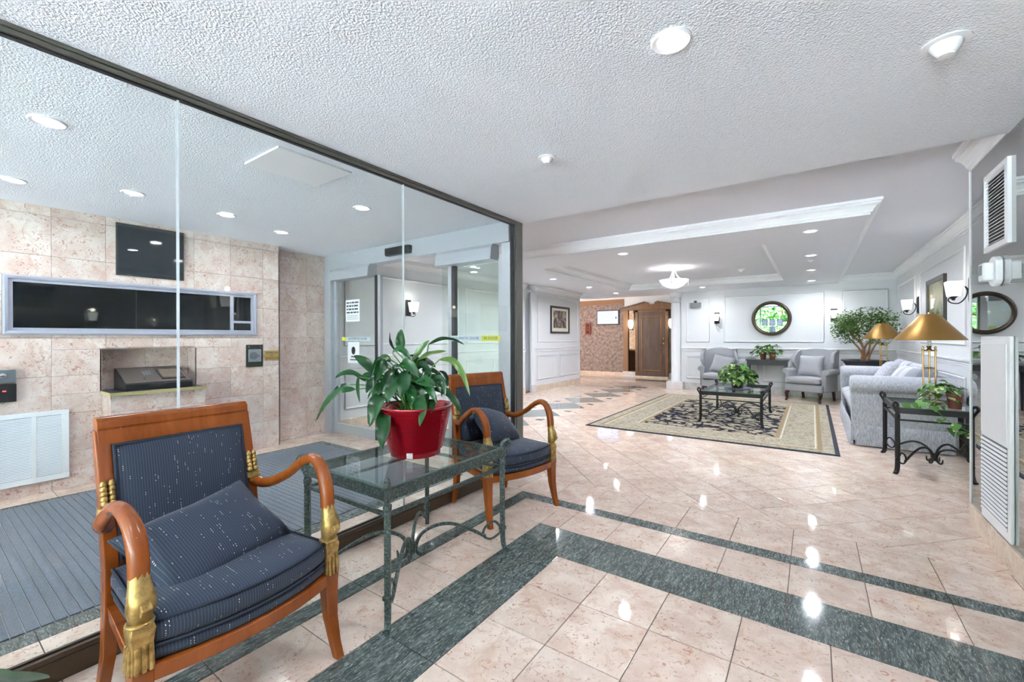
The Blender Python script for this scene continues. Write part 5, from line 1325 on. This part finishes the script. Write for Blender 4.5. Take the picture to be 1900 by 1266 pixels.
# ---------------------------------------------------------------- fittings in the vestibule
sn = thing('wall_screen', 'dark blank display panel high on the stone wall', 'screen', (XN, 1.385, 2.073))
MB().box(.001, .02, -.255, .255, -.238, .238).build('housing', DARK, sn, bevel=.004); MB().box(.02, .023, -.245, .245, -.228, .228).build('screen', SCREEN_OFF, sn)
gr = thing('heater_grille', 'white slatted heater grille low on the stone wall', 'grille', (XN, .29, .10))
MB().box(.001, .03, -.53, .53, 0, .565).build('back', plain('grille_shadow', lin(170, 182, 204), .6), gr)
MB().box(.03, .036, -.535, .535, 0, .045).box(.03, .036, -.535, .535, .53, .57).box(.03, .036, .49, .535, .045, .53).box(.03, .036, -.535, -.49, .045, .53).build('frame', PLASTIC, gr, bevel=.003)
for y in (.335, .145, -.045, -.235): MB().box(.03, .036, y - .014, y + .014, .045, .53).build('bar', PLASTIC, gr, bevel=.003)
sl = MB().prism([(0, 0), (.005, .0), (0, .008)], -.49, .49, lambda a, b, h: (a, h, b)).mesh('slat'); sl.materials.append(PLASTIC)
for k in range(38): inst('slat', sl, gr, (.03, 0, .05 + k * .0126))
ic = thing('intercom_panel', 'dark green intercom plate with steel speaker beside the brass plaque', 'intercom', (XN, 2.302, 1.064))
MB().box(.001, .012, -.088, .088, -.124, .124).build('plate', plain('dark_green_metal', lin(44, 52, 42), .4, .4), ic, bevel=.003)
spk = MB().box(.012, .02, -.068, .068, -.068, .072).build('speaker', STEEL, ic, bevel=.003)
mb = MB()
for k in range(5): mb.lathe([(.006 + .008 * k, 0), (.009 + .008 * k, 0), (.009 + .008 * k, .001), (.006 + .008 * k, .001)], 20, (.0202, -.015, 0), 'x', caps=False)
mb.build('speaker_holes', DARK, spk); MB().lathe([(.012, 0), (.012, .006), (0, .008)], 14, (.02, .045, 0), 'x', caps=False).build('button', CHROME, spk, 40)
for y in (-.06, .06): MB().lathe([(.006, 0), (.006, .002), (0, .003)], 10, (.012, y, .098), 'x', caps=False).build('screw', CHROME, ic)
pq = thing('brass_plaque', 'brass plaque reading intercom to gatehouse', 'sign', (XN, 2.492, 1.061))
MB().box(.001, .006, -.082, .082, -.056, .056).build('plate', plain('satin_brass', lin(196, 168, 104), .35, .6), pq, bevel=.001)
for k, w in enumerate(['INTERCOM', 'TO', 'GATEHOUSE']): text('lettering', w, .026, plain('engraved_brown', lin(86, 58, 24), .6) if 'engraved_brown' not in MATS else MATS['engraved_brown'], pq, facing((.0065, 0, .03 - .03 * k), 1, 0))
kw = thing('key_switch', 'grey steel key switch plate on the stone wall at the left edge', 'switch', (XN, .463, .97))
MB().box(.001, .045, -.07, .07, -.052, .052).build('box', STEEL, kw, bevel=.004); MB().lathe([(.024, 0), (.024, .008), (.012, .014), (0, .014)], 18, (.045, 0, 0), 'x', caps=False).build('lock', CHROME, kw, 40)
cr = thing('card_reader', 'black card reader with red light under the key switch', 'card reader', (XN, .463, .838))
MB().box(.001, .04, -.072, .072, -.07, .07).build('case', DARK, cr, bevel=.004); MB().box(.04, .042, .0, .018, .012, .02).build('light', LED, cr)
# sloped intercom desk in the niche
dk = thing('entry_console', 'black sloped entry phone console on the brass edged shelf', 'intercom', (XN - .02, 1.40, .794))
prof = [(-.14, 0), (.215, 0), (.215, .055), (-.14, .19)]
MB().prism(prof, -.25, .25, lambda a, b, h: (a, h, b)).build('case', DARK, dk, bevel=.004)
sl_ = math.atan2(.135, .355); rotm = Matrix.Rotation(sl_, 3, 'Y')
fc = lambda a, y, h: Vector((.0375, 0, .1225)) + rotm @ Vector((a, y, h))
fp_ = MB().add([fc(a, y, h) for h in (.001, .004) for a, y in ((-.17, -.24), (.17, -.24), (.17, .24), (-.17, .24))], [(0, 1, 2, 3), (4, 5, 6, 7), (0, 1, 5, 4), (1, 2, 6, 5), (2, 3, 7, 6), (3, 0, 4, 7)]).build('face_plate', plain('grey_brown_plate', lin(112, 104, 100), .35, .3), dk)
MB().add([fc(a, y, h) for h in (.004, .009) for a, y in ((-.12, .03), (.12, .03), (.12, .21), (-.12, .21))], [(0, 1, 2, 3), (4, 5, 6, 7), (0, 1, 5, 4), (1, 2, 6, 5), (2, 3, 7, 6), (3, 0, 4, 7)]).build('directory_frame', DARK, fp_)
MB().add([fc(a, y, .0095) for a, y in ((-.1, .045), (.1, .045), (.1, .195), (-.1, .195))], [(0, 1, 2, 3)]).build('directory_glass', plain('directory_paper', lin(132, 118, 106), .15), fp_)
for i in range(3):
    for j in range(4):
        c_ = fc(-.06 + j * .022, -.075 + i * .022, .007); MB().obox(c_, (.014, .014, .006), rotm).build('key', STEEL, fp_)
MB().obox(fc(.1, -.1, .01), (.02, .014, .016), rotm).build('knob', CHROME, fp_, bevel=.003)

# ---------------------------------------------------------------- far corridor and back wall fittings
tv = thing('wall_television', 'lit blue notice screen on the papered corridor wall', 'television', (-5.56, YF - .02, 1.925))
MB().box(-.385, .385, -.05, 0, -.24, .24).build('housing', plain('navy_bezel', lin(20, 26, 48), .3), tv, bevel=.006)
scr = MB().box(-.355, .355, -.053, -.05, -.208, .208).build('screen', SCREEN, tv)
mb = MB()
for k in range(6): mb.box(-.31, (.22, .24, .1, .2, .16, .24)[k], -.0545, -.053, .15 - k * .062, .165 - k * .062)
mb.build('text_lines', SCREEN2, scr); MB().box(.27, .31, -.0545, -.053, -.05, .02).build('figure', plain('dark_figure', lin(30, 40, 100), .5), scr)
fx = thing('fire_hose_cabinet', 'small dark red extinguisher cabinet on the papered wall', 'fire cabinet', (-6.275, YF - .012, 1.56))
MB().box(-.1, .1, -.05, 0, -.195, .195).build('cabinet', REDPLASTIC, fx, bevel=.006); MB().box(-.055, .055, -.054, -.05, -.15, .15).build('glass', plain('red_glass', lin(92, 18, 14), .08), fx)
for x in (-.03, .0, .03): MB().tube([(x, -.058, -.1), (x, -.058, .1)], .008, 8).build('bar', BRASS, fx)
for x, l in ((-4.755, 'lit globe wall lamp left of the apartment door'), (-3.50, 'lit globe wall lamp right of the apartment door, half behind the column')):
    t = thing('globe_wall_lamp', l, 'wall lamp', (x, YF - .03, 1.68), group='globe lamps beside the apartment door')
    MB().lathe([(.0, -.15), (.04, -.14), (.075, -.06), (.085, .02), (.075, .1), (.06, .14), (.0, .15)], 20, (0, -.1, 0), caps=False).build('glass_globe', LAMPFAR, t, 50)
    MB().box(-.03, .03, -.02, 0, -.08, .08).tube([(0, -.01, -.1), (0, -.06, -.17), (0, -.1, -.155)], .008, 6).lathe([(.035, -.16), (.02, -.18), (.0, -.19)], 12, (0, -.1, 0), caps=False).build('bracket', BRASS, t, 40)
    lamp('bulb', 'POINT', (0, -.3, .05), 1.2, t, .06, col=(1, .9, .76))
em = thing('emergency_light', 'grey emergency light box high on the back wall beside the column', 'emergency light', (-2.28, YB, 2.02))
MB().box(-.12, .12, -.09, -.001, -.055, .055).build('box', plain('grey_enamel', lin(128, 130, 136), .4), em, bevel=.004)
MB().lathe([(.0, .0), (.032, .004), (.032, .04), (.0, .05)], 16, (0, -.05, .055), caps=False).build('lamp_head', DARK, em, 40)

# ---------------------------------------------------------------- garden outside the street windows
gd = MB().box(-40, 40, -60, -18, -.3, -.12).build('garden_ground', plain('lawn', lin(120, 160, 84), .9)); struct(gd, 'lawn outside the street windows')
gd = MB().box(-40, 40, -18, YW - .2, -.3, -.12).build('bounce_pavement', plain('pale_concrete', lin(208, 211, 216), .9)); struct(gd, 'pale concrete forecourt outside the street windows, added to bounce sun onto the ceiling')  # unseen ground, added to throw sunlight up onto the foyer ceiling
gr_ = random.Random(2)
def tree(x, y, h, r_, label, nm='garden_tree'):
    t = thing(nm, label, 'tree', (x, y, -.12), group='trees outside the street windows')
    if h > 2.4: MB().tube([(0, 0, 0), (.1, 0, h * .4), (0, .1, h * .8)], [.12, .1, .05], 8).build('trunk', BARK, t, 50)
    mb = MB()
    for i in range(2600):
        a, e, k_ = gr_.uniform(0, 6.283), math.asin(gr_.uniform(-1, 1)), gr_.uniform(.55, 1.05)
        p = Vector((math.cos(a) * math.cos(e) * r_ * k_, math.sin(a) * math.cos(e) * r_ * k_, h * .54 + math.sin(e) * h * .5 * k_))
        q = Euler((gr_.uniform(-1, 1), gr_.uniform(-1, 1), gr_.uniform(0, 6.3))).to_matrix(); s_ = gr_.uniform(.14, .28)
        mb.add([p + q @ Vector(v) * s_ for v in ((-1, 0, 0), (0, -.6, .1), (1, 0, -.1), (0, .6, .1))], [(0, 1, 2, 3)])
    mb.build('crown', OUTLEAF, t, kind='stuff')
tree(-2.2, -21, 6.6, 2.6, 'leafy garden tree straight outside the foyer window'); tree(3.2, -20.5, 6.0, 2.6, 'leafy garden tree right of the foyer window')
tree(-7.6, -21, 6.8, 2.6, 'leafy garden tree outside the vestibule doors'); tree(-13.2, -20.5, 6.2, 2.7, 'leafy garden tree farthest along the street')
for x, lb in ((-6.3, 'clipped hedge across the forecourt, left part'), (-1.6, 'clipped hedge across the forecourt, middle part'), (3.1, 'clipped hedge across the forecourt, right part')):
    t = thing('garden_hedge', lb, 'hedge', (x, -17.2, -.12), group='hedges across the forecourt')
    mb = MB()
    for i in range(1600):
        p = Vector((gr_.uniform(-2.2, 2.2), gr_.uniform(-.45, .45), gr_.uniform(0, 1.5)))
        q = Euler((gr_.uniform(-1, 1), gr_.uniform(-1, 1), gr_.uniform(0, 6.3))).to_matrix(); s_ = gr_.uniform(.08, .16)
        mb.add([p + q @ Vector(v) * s_ for v in ((-1, 0, 0), (0, -.6, .1), (1, 0, -.1), (0, .6, .1))], [(0, 1, 2, 3)])
    mb.build('foliage', OUTLEAF, t, kind='stuff')
